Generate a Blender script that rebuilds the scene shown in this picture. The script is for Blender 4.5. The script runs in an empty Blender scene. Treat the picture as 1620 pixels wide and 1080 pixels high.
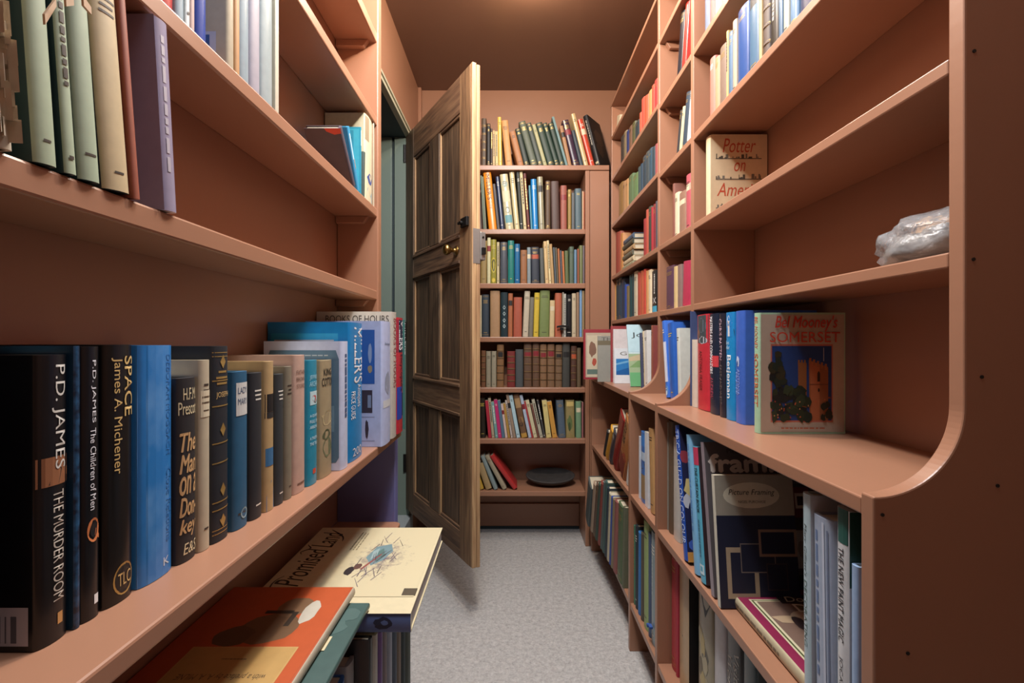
import bpy, bmesh, math, random
from mathutils import Matrix, Vector
random.seed(7)
SC = bpy.context.scene
COL = SC.collection

# ------------------------------------------------------------------ camera, world, light, exposure
CAMZ = 1.05
FPX = 765.0                      # focal length in pixels of the 1620 px wide frame
CX, CY = 810.0, 539.0
cam = bpy.data.cameras.new('camera')
cam.sensor_width = 36.0
cam.lens = FPX / 1620.0 * 36.0
cam.shift_y = (CY - 540.0) / 1620.0
cam.clip_start = 0.02
camo = bpy.data.objects.new('camera', cam)
camo.location = (0, 0, CAMZ)
camo.rotation_euler = (math.pi / 2, 0, 0)
COL.objects.link(camo)
SC.camera = camo

SC.view_settings.view_transform = 'Standard'
SC.view_settings.look = 'None'
SC.view_settings.gamma = 1.0
SC.view_settings.use_curve_mapping = False
SC.view_settings.exposure = 1.2

W = bpy.data.worlds.new('world')
SC.world = W
W.use_nodes = True
W.node_tree.nodes['Background'].inputs[0].default_value = (0.5, 0.55, 0.7, 1)
W.node_tree.nodes['Background'].inputs[1].default_value = 0.1


def lamp(name, loc, power, color, radius=0.05, kind='POINT', rot=None, size=1.0, size_y=None):
    l = bpy.data.lights.new(name, kind)
    l.energy = power
    l.color = color
    if kind == 'AREA':
        l.shape = 'RECTANGLE'
        l.size = size
        l.size_y = size_y or size
    else:
        l.shadow_soft_size = radius
    o = bpy.data.objects.new(name, l)
    o.location = loc
    if rot:
        o.rotation_euler = rot
    COL.objects.link(o)
    return o


lamp('ceiling_lamp', (-0.02, 1.14, CAMZ + 1.10), 19.0, (1.0, 0.86, 0.70), 0.03)
lamp('ceiling_lamp', (0.085, 1.80, CAMZ + 1.355), 6.5, (1.0, 0.82, 0.60), 0.02)
lamp('ceiling_lamp', (-0.03, 0.68, CAMZ + 1.15), 9.5, (0.80, 0.90, 1.0), 0.05)
lamp('soft_fill_light', (0.0, 0.95, CAMZ + 1.385), 16.0, (0.88, 0.94, 1.0), kind='AREA', rot=(0, 0, 0), size=0.5, size_y=1.5)  # soft overhead fill added to even out the brightness, not a fixture of the room


# ------------------------------------------------------------------ materials
def lin(h):
    h = h.lstrip('#')
    out = []
    for i in (0, 2, 4):
        c = int(h[i:i + 2], 16) / 255.0
        out.append(c / 12.92 if c <= 0.04045 else ((c + 0.055) / 1.055) ** 2.4)
    return out


MC = {}


def nt(name):
    m = bpy.data.materials.new(name)
    m.use_nodes = True
    return m, m.node_tree.nodes, m.node_tree.links, m.node_tree.nodes['Principled BSDF']


def mat(hexc, rough=0.55, var=0.16, scale=60.0, bump=0.0, metal=0.0, coat=0.0):
    key = (hexc, rough, var, scale, bump, metal, coat)
    if key in MC:
        return MC[key]
    m, N, L, P = nt('paint_' + hexc.strip('#'))
    c = lin(hexc)
    P.inputs['Roughness'].default_value = rough
    P.inputs['Metallic'].default_value = metal
    if coat:
        P.inputs['Coat Weight'].default_value = coat
        P.inputs['Coat Roughness'].default_value = 0.2
    tc = N.new('ShaderNodeTexCoord')
    nz = N.new('ShaderNodeTexNoise')
    nz.inputs['Scale'].default_value = scale
    nz.inputs['Detail'].default_value = 4.0
    L.new(tc.outputs['Object'], nz.inputs['Vector'])
    mx = N.new('ShaderNodeMix')
    mx.data_type = 'RGBA'
    mx.inputs[6].default_value = (*[max(0, x * (1 - var)) for x in c], 1)
    mx.inputs[7].default_value = (*[min(1, x * (1 + var)) for x in c], 1)
    L.new(nz.outputs['Fac'], mx.inputs[0])
    L.new(mx.outputs[2], P.inputs['Base Color'])
    if bump:
        b = N.new('ShaderNodeBump')
        b.inputs['Strength'].default_value = bump
        b.inputs['Distance'].default_value = 0.002
        L.new(nz.outputs['Fac'], b.inputs['Height'])
        L.new(b.outputs['Normal'], P.inputs['Normal'])
    MC[key] = m
    return m


def paint_mat(name, c1, c2, rough, scale=3.0, bump=0.12):
    m, N, L, P = nt(name)
    tc = N.new('ShaderNodeTexCoord')
    n1 = N.new('ShaderNodeTexNoise'); n1.inputs['Scale'].default_value = scale; n1.inputs['Detail'].default_value = 6
    n2 = N.new('ShaderNodeTexNoise'); n2.inputs['Scale'].default_value = 45; n2.inputs['Detail'].default_value = 3
    mp = N.new('ShaderNodeMapping'); mp.inputs['Scale'].default_value = (1, 0.25, 1)
    L.new(tc.outputs['Object'], n1.inputs['Vector'])
    L.new(tc.outputs['Object'], mp.inputs['Vector'])
    L.new(mp.outputs[0], n2.inputs['Vector'])
    mx = N.new('ShaderNodeMix'); mx.data_type = 'RGBA'
    mx.inputs[6].default_value = (*lin(c1), 1); mx.inputs[7].default_value = (*lin(c2), 1)
    L.new(n1.outputs['Fac'], mx.inputs[0])
    L.new(mx.outputs[2], P.inputs['Base Color'])
    P.inputs['Roughness'].default_value = rough
    b = N.new('ShaderNodeBump'); b.inputs['Strength'].default_value = bump; b.inputs['Distance'].default_value = 0.002
    L.new(n2.outputs['Fac'], b.inputs['Height'])
    L.new(b.outputs['Normal'], P.inputs['Normal'])
    return m


def wood_mat(name, dark, mid, light, axis='Z', rough=0.6):
    m, N, L, P = nt(name)
    tc = N.new('ShaderNodeTexCoord')
    mp = N.new('ShaderNodeMapping')
    sc = {'Z': (14, 14, 0.9), 'X': (0.9, 14, 14)}[axis]
    mp.inputs['Scale'].default_value = sc
    n1 = N.new('ShaderNodeTexNoise'); n1.inputs['Scale'].default_value = 2.2; n1.inputs['Detail'].default_value = 8; n1.inputs['Distortion'].default_value = 1.2
    n2 = N.new('ShaderNodeTexNoise'); n2.inputs['Scale'].default_value = 9; n2.inputs['Detail'].default_value = 5
    L.new(tc.outputs['Object'], mp.inputs['Vector'])
    L.new(mp.outputs[0], n1.inputs['Vector']); L.new(mp.outputs[0], n2.inputs['Vector'])
    ad = N.new('ShaderNodeMath'); ad.operation = 'MULTIPLY_ADD'; ad.inputs[1].default_value = 0.45
    L.new(n2.outputs['Fac'], ad.inputs[0]); 
    sb = N.new('ShaderNodeMath'); sb.operation = 'MULTIPLY'; sb.inputs[1].default_value = 0.62
    L.new(n1.outputs['Fac'], sb.inputs[0]); L.new(sb.outputs[0], ad.inputs[2])
    r = N.new('ShaderNodeValToRGB')
    e = r.color_ramp.elements
    e[0].position = 0.33; e[0].color = (*lin(dark), 1)
    e[1].position = 0.70; e[1].color = (*lin(light), 1)
    k = e.new(0.52); k.color = (*lin(mid), 1)
    L.new(ad.outputs[0], r.inputs[0]); L.new(r.outputs[0], P.inputs['Base Color'])
    P.inputs['Roughness'].default_value = rough
    b = N.new('ShaderNodeBump'); b.inputs['Strength'].default_value = 0.25; b.inputs['Distance'].default_value = 0.003
    L.new(ad.outputs[0], b.inputs['Height']); L.new(b.outputs['Normal'], P.inputs['Normal'])
    return m


def carpet_mat():
    m, N, L, P = nt('grey_carpet')
    tc = N.new('ShaderNodeTexCoord')
    n1 = N.new('ShaderNodeTexNoise'); n1.inputs['Scale'].default_value = 170; n1.inputs['Detail'].default_value = 3
    n2 = N.new('ShaderNodeTexNoise'); n2.inputs['Scale'].default_value = 90; n2.inputs['Detail'].default_value = 5
    n3 = N.new('ShaderNodeTexNoise'); n3.inputs['Scale'].default_value = 55; n3.inputs['Detail'].default_value = 4
    for n in (n1, n2, n3):
        L.new(tc.outputs['Object'], n.inputs['Vector'])
    a = N.new('ShaderNodeMath'); a.operation = 'ADD'
    L.new(n1.outputs['Fac'], a.inputs[0]); L.new(n2.outputs['Fac'], a.inputs[1])
    a2 = N.new('ShaderNodeMath'); a2.operation = 'ADD'
    L.new(a.outputs[0], a2.inputs[0]); L.new(n3.outputs['Fac'], a2.inputs[1])
    d = N.new('ShaderNodeMath'); d.operation = 'DIVIDE'; d.inputs[1].default_value = 3.0
    L.new(a2.outputs[0], d.inputs[0])
    r = N.new('ShaderNodeValToRGB'); e = r.color_ramp.elements
    e[0].position = 0.36; e[0].color = (*lin('969391'), 1)
    e[1].position = 0.64; e[1].color = (*lin('c2bfbc'), 1)
    L.new(d.outputs[0], r.inputs[0]); L.new(r.outputs[0], P.inputs['Base Color'])
    P.inputs['Roughness'].default_value = 0.95
    b = N.new('ShaderNodeBump'); b.inputs['Strength'].default_value = 0.6; b.inputs['Distance'].default_value = 0.004
    L.new(a2.outputs[0], b.inputs['Height']); L.new(b.outputs['Normal'], P.inputs['Normal'])
    return m


def page_mat():
    m, N, L, P = nt('page_edges')
    tc = N.new('ShaderNodeTexCoord')
    w = N.new('ShaderNodeTexWave'); w.inputs['Scale'].default_value = 260; w.inputs['Distortion'].default_value = 2.0
    L.new(tc.outputs['Object'], w.inputs['Vector'])
    mx = N.new('ShaderNodeMix'); mx.data_type = 'RGBA'
    mx.inputs[6].default_value = (*lin('a89a80'), 1); mx.inputs[7].default_value = (*lin('d2c8b2'), 1)
    L.new(w.outputs['Fac'], mx.inputs[0]); L.new(mx.outputs[2], P.inputs['Base Color'])
    P.inputs['Roughness'].default_value = 0.9
    return m


def cloud_mat(name, c1, c2, scale, lo=.45, hi=.65, stretch=(1, 1, 1)):
    m, N, L, P = nt(name)
    tc = N.new('ShaderNodeTexCoord'); mp = N.new('ShaderNodeMapping'); mp.inputs['Scale'].default_value = stretch
    n1 = N.new('ShaderNodeTexNoise'); n1.inputs['Scale'].default_value = scale; n1.inputs['Detail'].default_value = 6
    L.new(tc.outputs['Object'], mp.inputs[0]); L.new(mp.outputs[0], n1.inputs['Vector'])
    r = N.new('ShaderNodeValToRGB'); e = r.color_ramp.elements
    e[0].position = lo; e[0].color = (*lin(c1), 1)
    e[1].position = hi; e[1].color = (*lin(c2), 1)
    L.new(n1.outputs['Fac'], r.inputs[0]); L.new(r.outputs[0], P.inputs['Base Color'])
    P.inputs['Roughness'].default_value = 0.32
    return m


def sketch_mat(name, paper, ink, centre, radius, scale=60.0):
    """a pen and wash vignette: scratchy ink that thins out from its centre"""
    m, N, L, P = nt(name)
    tc = N.new('ShaderNodeTexCoord')
    sb = N.new('ShaderNodeMapping'); sb.inputs['Location'].default_value = [-c / r for c, r in zip(centre, radius)]
    sb.inputs['Scale'].default_value = [1 / r for r in radius]
    L.new(tc.outputs['Object'], sb.inputs[0])
    ln = N.new('ShaderNodeVectorMath'); ln.operation = 'LENGTH'
    L.new(sb.outputs[0], ln.inputs[0])
    n1 = N.new('ShaderNodeTexNoise'); n1.inputs['Scale'].default_value = scale; n1.inputs['Detail'].default_value = 8; n1.inputs['Roughness'].default_value = .75
    L.new(tc.outputs['Object'], n1.inputs['Vector'])
    d = N.new('ShaderNodeMath'); d.operation = 'MULTIPLY_ADD'; d.inputs[1].default_value = -.40; d.inputs[2].default_value = .17
    L.new(ln.outputs['Value'], d.inputs[0])
    a = N.new('ShaderNodeMath'); a.operation = 'ADD'
    L.new(d.outputs[0], a.inputs[0]); L.new(n1.outputs['Fac'], a.inputs[1])
    r = N.new('ShaderNodeValToRGB'); e = r.color_ramp.elements
    e[0].position = .45; e[0].color = (*lin(paper), 1)
    e[1].position = .74; e[1].color = (*lin(ink), 1)
    L.new(a.outputs[0], r.inputs[0]); L.new(r.outputs[0], P.inputs['Base Color'])
    P.inputs['Roughness'].default_value = 0.35
    return m


PAINT = paint_mat('salmon_paint', '926850', '9e725a', 0.34)
WALLP = paint_mat('salmon_wall_paint', '8e644c', '9a6f56', 0.5)
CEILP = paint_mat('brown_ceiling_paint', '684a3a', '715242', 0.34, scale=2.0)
MAUVE_CAST = paint_mat('mauve_light_cast', '66689c', '7274a6', 0.5)  # bluish cast of the light put into the colour of the low salmon panels
TEAL = paint_mat('grey_green_paint', '66746c', '707e74', 0.45)
TEALD = mat('26343a', 0.6)
CREAMP = paint_mat('cream_paint', 'a8a58c', 'b4b098', 0.5)
GREYP = paint_mat('grey_paint', '8e9496', '9aa0a2', 0.5)
WOOD = wood_mat('dark_pine', '2e231d', '574433', '7c634b')
WOODL = wood_mat('pale_pine_stile', '4a3726', '7a5d42', 'a07f5a')
PINE = wood_mat('bare_pine', '7c5e42', 'a07c58', 'bb9a70')
CARPET = carpet_mat()
PAGES = page_mat()
BRASS = mat('9a7c48', 0.3, 0.1, 40, 0, 1.0)
IRON = mat('1c1a1a', 0.45, 0.2, 80, 0.3, 0.6)
STEEL = mat('a8a8a6', 0.35, 0.1, 80, 0, 0.8)
GILT = mat('b89858', 0.35, 0.1, 80, 0, 0.5)


# ------------------------------------------------------------------ mesh helpers
class MB:
    def __init__(s):
        s.v = []; s.f = []; s.mi = []; s.mats = []

    def m(s, material):
        if material not in s.mats:
            s.mats.append(material)
        return s.mats.index(material)

    def box(s, x0, x1, y0, y1, z0, z1, material):
        i = len(s.v); k = s.m(material)
        s.v += [(x, y, z) for z in (z0, z1) for y in (y0, y1) for x in (x0, x1)]
        for q in ((0, 2, 3, 1), (4, 5, 7, 6), (0, 1, 5, 4), (2, 6, 7, 3), (0, 4, 6, 2), (1, 3, 7, 5)):
            s.f.append([i + a for a in q]); s.mi.append(k)
        return s

    def prism(s, pts, a0, a1, plane, material):
        """polygon pts in a plane, extruded along the third axis"""
        i = len(s.v); n = len(pts); k = s.m(material)
        for a in (a0, a1):
            for (p, q) in pts:
                s.v.append({'XZ': (p, a, q), 'XY': (p, q, a), 'YZ': (a, p, q)}[plane])
        s.f.append(list(range(i, i + n))); s.mi.append(k)
        s.f.append(list(range(i + 2 * n - 1, i + n - 1, -1))); s.mi.append(k)
        for j in range(n):
            s.f.append([i + j, i + n + j, i + n + (j + 1) % n, i + (j + 1) % n]); s.mi.append(k)
        return s

    def poly(s, pts3, material):
        i = len(s.v)
        s.v += pts3
        s.f.append(list(range(i, i + len(pts3)))); s.mi.append(s.m(material))
        return s

    def lathe(s, prof, origin, axis, material, n=20):
        i0 = len(s.v); k = s.m(material)
        ax = Vector(axis).normalized()
        u = ax.orthogonal().normalized(); w = ax.cross(u)
        for (r, h) in prof:
            for j in range(n):
                a = 2 * math.pi * j / n
                p = Vector(origin) + ax * h + (u * math.cos(a) + w * math.sin(a)) * max(r, 1e-5)
                s.v.append(tuple(p))
        for a in range(len(prof) - 1):
            for j in range(n):
                s.f.append([i0 + a * n + j, i0 + a * n + (j + 1) % n, i0 + (a + 1) * n + (j + 1) % n, i0 + (a + 1) * n + j]); s.mi.append(k)
        s.f.append([i0 + j for j in range(n)][::-1]); s.mi.append(k)
        s.f.append([i0 + (len(prof) - 1) * n + j for j in range(n)]); s.mi.append(k)
        return s

    def build(s, name, parent=None, smooth=False, bevel=0.0):
        me = bpy.data.meshes.new(name)
        me.from_pydata(s.v, [], s.f)
        for mm in s.mats:
            me.materials.append(mm)
        me.polygons.foreach_set('material_index', s.mi)
        if smooth:
            me.polygons.foreach_set('use_smooth', [True] * len(s.f))
        me.update()
        bm = bmesh.new(); bm.from_mesh(me)
        bmesh.ops.recalc_face_normals(bm, faces=bm.faces)
        bm.to_mesh(me); bm.free()
        o = bpy.data.objects.new(name, me)
        COL.objects.link(o)
        if parent:
            o.parent = parent
        if bevel:
            b = o.modifiers.new('bevel', 'BEVEL')
            b.width = bevel; b.segments = 2; b.limit_method = 'ANGLE'
        return o


def empty(name, loc=(0, 0, 0), rot=None, label=None, cat=None, group=None, kind=None):
    o = bpy.data.objects.new(name, None)
    o.empty_display_size = 0.05
    o.location = loc
    if rot:
        o.rotation_euler = rot
    COL.objects.link(o)
    tag(o, label, cat, group, kind)
    return o


def tag(o, label=None, cat=None, group=None, kind=None):
    if label: o['label'] = label
    if cat: o['category'] = cat
    if group: o['group'] = group
    if kind: o['kind'] = kind
    return o


def Z(z):
    return z + CAMZ


# ------------------------------------------------------------------ text
TEXTC = {}


def text_mesh(s, shear=0.0, bold=0.0):
    key = (s, shear, bold)
    if key in TEXTC:
        return TEXTC[key]
    cu = bpy.data.curves.new('lettering', 'FONT')
    cu.body = s; cu.size = 1.0; cu.shear = shear; cu.resolution_u = 3; cu.offset = bold
    cu.align_x = 'CENTER'
    ob = bpy.data.objects.new('lettering_source', cu)
    me = ob.to_mesh()
    vs = [(v.co.x, v.co.y) for v in me.vertices]
    fs = [list(p.vertices) for p in me.polygons]
    ob.to_mesh_clear()
    bpy.data.objects.remove(ob); bpy.data.curves.remove(cu)
    x0 = min(v[0] for v in vs); x1 = max(v[0] for v in vs)
    y0 = min(v[1] for v in vs); y1 = max(v[1] for v in vs)
    vs = [((x - x0) / (x1 - x0), (y - y0) / (y1 - y0)) for x, y in vs]
    TEXTC[key] = (vs, fs)
    return vs, fs


# ------------------------------------------------------------------ books
class Book:
    def __init__(s, T, H, D, hexc, soft=False, rough=0.5, label=None, group=None, name='book', category='book', spine_hex=None, pages=None, detail=True):
        s.T, s.H, s.D = T, H, D
        s.soft = soft
        s.bulge = 0.0006 if soft else min(0.22 * T, 0.006)
        s.e = {}
        s.root = empty(name, label=label, cat=category, group=group)
        b = 0.0008 if soft else min(0.0026, T * 0.16)
        n = 2 if soft else 10
        cover = mat(hexc, rough)
        sm = mat(spine_hex, rough) if spine_hex else cover
        mb = MB()
        outer = [(T / 2, D)]
        arc = [(T / 2 * math.cos(math.pi * j / n), s.bulge * (1 - math.sin(math.pi * j / n))) for j in range(n + 1)] if not soft else [(T / 2, s.bulge), (T / 2 - 0.0006, 0), (-T / 2 + 0.0006, 0), (-T / 2, s.bulge)]
        inner = [(-(T / 2 - b), D), (-(T / 2 - b), s.bulge + b), (T / 2 - b, s.bulge + b), (T / 2 - b, D)]
        pts = outer + arc + [(-T / 2, D)] + inner
        i = 0; nn = len(pts)
        for z in (0, H):
            mb.v += [(x, y, z) for x, y in pts]
        ck = mb.m(cover); sk = mb.m(sm)
        for j in range(nn):
            mb.f.append([j, (j + 1) % nn, nn + (j + 1) % nn, nn + j])
            mb.mi.append(sk if 1 <= j < len(arc) else ck)
        # caps: left board, right board, spine
        na = len(arc)
        for off, rev in ((0, False), (nn, True)):
            A = [off + k for k in range(nn)]
            i0, i1, i2, i3 = A[na + 2], A[na + 3], A[na + 4], A[na + 5]
            for q in ([A[0], A[1], i2, i3], [A[na], A[na + 1], i0, i1], [*A[1:na + 1], i1, i2]):
                mb.f.append(q if not rev else q[::-1]); mb.mi.append(ck)
        co = mb.build('cover', s.root, smooth=not soft)
        if not soft:
            co.data.set_sharp_from_angle(angle=0.7)
        g = 0.0004 if soft else 0.003
        if detail:
            p = MB().box(-(T / 2 - b - .0002), T / 2 - b - .0002, s.bulge + b + .0003, D - g, g, H - g, pages or PAGES)
            p.build('page_block', s.root)

    def sy(s, x):
        if s.soft:
            return 0.0
        t = max(-1, min(1, 2 * x / s.T))
        return s.bulge * (1 - math.sqrt(max(0, 1 - t * t)))

    def loc(s, frame, u, v, e):
        if frame == 'spine':
            return (u, s.sy(u) - e, v)
        if frame == 'front':
            return (s.T / 2 + e, u, v)
        if frame == 'back':
            return (-s.T / 2 - e, s.D - u, v)

    def put(s, name, frame, shapes):
        """shapes: list of (hex or material, [(u,v)...]); each lies a hair above the one before"""
        mb = MB()
        e = s.e.get(frame, 0.0003)
        for h, pts in shapes:
            m = h if not isinstance(h, str) else mat(h, 0.5, 0.1)
            if frame == 'spine' and len(pts) == 4 and not s.soft:
                us = sorted(p[0] for p in pts); vs_ = sorted(p[1] for p in pts)
                if abs(us[0] - us[1]) < 1e-6 and us[3] - us[0] > s.T * 0.2:
                    k = 5
                    for a in range(k):
                        ua = us[0] + (us[3] - us[0]) * a / k; ub = us[0] + (us[3] - us[0]) * (a + 1) / k
                        mb.poly([s.loc(frame, ua, vs_[0], e), s.loc(frame, ub, vs_[0], e), s.loc(frame, ub, vs_[3], e), s.loc(frame, ua, vs_[3], e)], m)
                    e += 0.00002
                    continue
            mb.poly([s.loc(frame, u, v, e) for u, v in pts], m)
            e += 0.00002
        s.e[frame] = e + .00005
        return mb.build(name, s.root)

    def rect(s, u0, v0, u1, v1):
        return [(u0, v0), (u1, v0), (u1, v1), (u0, v1)]

    def text(s, frame, string, box, hexc, down=False, shear=0.0, bold=0.0, e=0.0005, rough=0.5):
        """box in fractions of the frame (spine: across T, up H; covers: across D, up H)"""
        e = max(e, s.e.get(frame, 0) + .0001)
        Wd = s.T if frame == 'spine' else s.D
        ox = -s.T / 2 if frame == 'spine' else 0
        u0, v0, u1, v1 = box
        u0 = ox + u0 * Wd; u1 = ox + u1 * Wd; v0 *= s.H; v1 *= s.H
        vs, fs = text_mesh(string, shear)
        mb = MB()
        k = mb.m(hexc if not isinstance(hexc, str) else mat(hexc, rough, 0.05))
        for tx, ty in vs:
            if down:
                u = u0 + ty * (u1 - u0); v = v1 - tx * (v1 - v0)
            else:
                u = u0 + tx * (u1 - u0); v = v0 + ty * (v1 - v0)
            mb.v.append(s.loc(frame, u, v, e))
        mb.f = [list(f) for f in fs]
        if bold:
            n0 = len(mb.v)
            bw = bold * 1.6 * ((v1 - v0) if not down else (u1 - u0))
            for q, (du, dv) in enumerate(((bw, 0), (-bw, 0), (0, bw), (0, -bw))):
                b0 = len(mb.v)
                for tx, ty in vs:
                    if down:
                        u = u0 + ty * (u1 - u0); v = v1 - tx * (v1 - v0)
                    else:
                        u = u0 + tx * (u1 - u0); v = v0 + ty * (v1 - v0)
                    mb.v.append(s.loc(frame, u + du, v + dv, e + .00001 * (q + 1)))
                mb.f += [[i + b0 for i in f] for f in fs]
        mb.mi = [k] * len(mb.f)
        return mb.build('title_lettering', s.root)

    def marks(s, frame, box, hexc, rows=1, down=False, seed=1):
        """small printing too worn or too small to read"""
        rnd = random.Random(seed)
        u0, v0, u1, v1 = box
        out = []
        for r in range(rows):
            p = 0.0
            while p < .97:
                l = rnd.uniform(.03, .13)
                q = min(1, p + l)
                if down:
                    w = (u1 - u0) / rows
                    out.append((hexc, ((u0 + w * (r + .2), v1 - q * (v1 - v0)), (u0 + w * (r + .8), v1 - p * (v1 - v0)))))
                else:
                    w = (v1 - v0) / rows
                    out.append((hexc, ((u0 + p * (u1 - u0), v0 + w * (r + .25)), (u0 + q * (u1 - u0), v0 + w * (r + .75)))))
                p = q + rnd.uniform(.015, .03)
        return s.art(frame, out, 'small_printing')

    def frac(s, frame, pts):
        Wd = s.T if frame == 'spine' else s.D
        ox = -s.T / 2 if frame == 'spine' else 0
        return [(ox + u * Wd, v * s.H) for u, v in pts]

    def art(s, frame, shapes, name='cover_picture'):
        out = []
        for sh in shapes:
            h, pts = sh
            if len(pts) == 2 and not isinstance(pts[0], tuple):
                raise ValueError
            if len(pts) == 2:
                (a, b), (c, d) = pts
                pts = [(a, b), (c, b), (c, d), (a, d)]
            out.append((h, s.frac(frame, pts)))
        return s.put(name, frame, out)


def blob(cx, cy, rx, ry, n=14, j=0.18, rnd=random):
    return [(cx + rx * (1 + rnd.uniform(-j, j)) * math.cos(2 * math.pi * k / n), cy + ry * (1 + rnd.uniform(-j, j)) * math.sin(2 * math.pi * k / n)) for k in range(n)]


def style_book(b, style, rnd):
    """bands, labels and worn printing of the small spines"""
    T, H = b.T, b.H
    if 'b' in style:      # raised leather bands with gilt lines
        mb = MB()
        n = 5
        k = 6
        for q in range(1, n + 1):
            z = H * q / (n + 0.9)
            for (dz, e, m) in ((0.0022, 0.0016, None), (0.0034, 0.0004, GILT)):
                mm = m or mat('4a3324', 0.5)
                for a in range(k):
                    ua = -T * .48 + T * .96 * a / k; ub = -T * .48 + T * .96 * (a + 1) / k
                    mb.poly([b.loc('spine', ua, z - dz, e), b.loc('spine', ub, z - dz, e), b.loc('spine', ub, z + dz, e), b.loc('spine', ua, z + dz, e)], mm)
        mb.build('raised_bands', b.root)
    for ch, col in (('r', '7a2028'), ('k', '1c1a1a'), ('c', 'c8bda0'), ('o', 'a84c2c')):
        if ch in style:
            z0 = H * rnd.uniform(.66, .72); z1 = z0 + H * .12
            b.put('spine_label', 'spine', [(col, b.rect(-T * .47, z0, T * .47, z1))])
    sh = []
    for ch, col in (('g', GILT), ('w', 'd8d4c8'), ('d', '3a3028'), ('y', 'c8b050')):
        if ch not in style:
            continue
        if T > 0.016:
            z = H * rnd.uniform(.86, .9)
            for _ in range(rnd.choice((2, 3))):
                w = T * rnd.uniform(.2, .36)
                sh.append((col, b.rect(-w, z - H * .011, w, z)))
                z -= H * .03
            z = H * rnd.uniform(.08, .12)
            w = T * rnd.uniform(.15, .3)
            sh.append((col, b.rect(-w, z - H * .01, w, z)))
            if ch == 'g':
                for zz in (.965, .945, .04, .06):
                    sh.append((col, b.rect(-T * .47, H * zz, T * .47, H * zz + H * .004)))
        else:
            z = H * .9
            end = H * rnd.uniform(.3, .5)
            while z > end:
                l = H * rnd.uniform(.015, .05)
                sh.append((col, b.rect(-T * .18, z - l, T * .2, z)))
                z -= l + H * .012
            sh.append((col, b.rect(-T * .2, H * .06, T * .2, H * .075)))
    if sh:
        b.put('spine_printing', 'spine', sh)


ORD = ['', 'first', 'second', 'third', 'fourth', 'fifth', 'sixth', 'seventh', 'eighth', 'ninth', 'tenth', 'eleventh', 'twelfth', 'thirteenth', 'fourteenth', 'fifteenth', 'sixteenth', 'seventeenth', 'eighteenth', 'nineteenth', 'twentieth', 'twenty-first', 'twenty-second', 'twenty-third', 'twenty-fourth', 'twenty-fifth', 'twenty-sixth', 'twenty-seventh', 'twenty-eighth']
BOOKS = {}


LEVELS = {'B': [.872, .545, .268, -.006, -.265, -.526],
          'R': [1.002, .782, .549, .304, .083, -.198, -.537],
          'L': [1.12, .875, .631, .362, .1196, -.279]}


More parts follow.
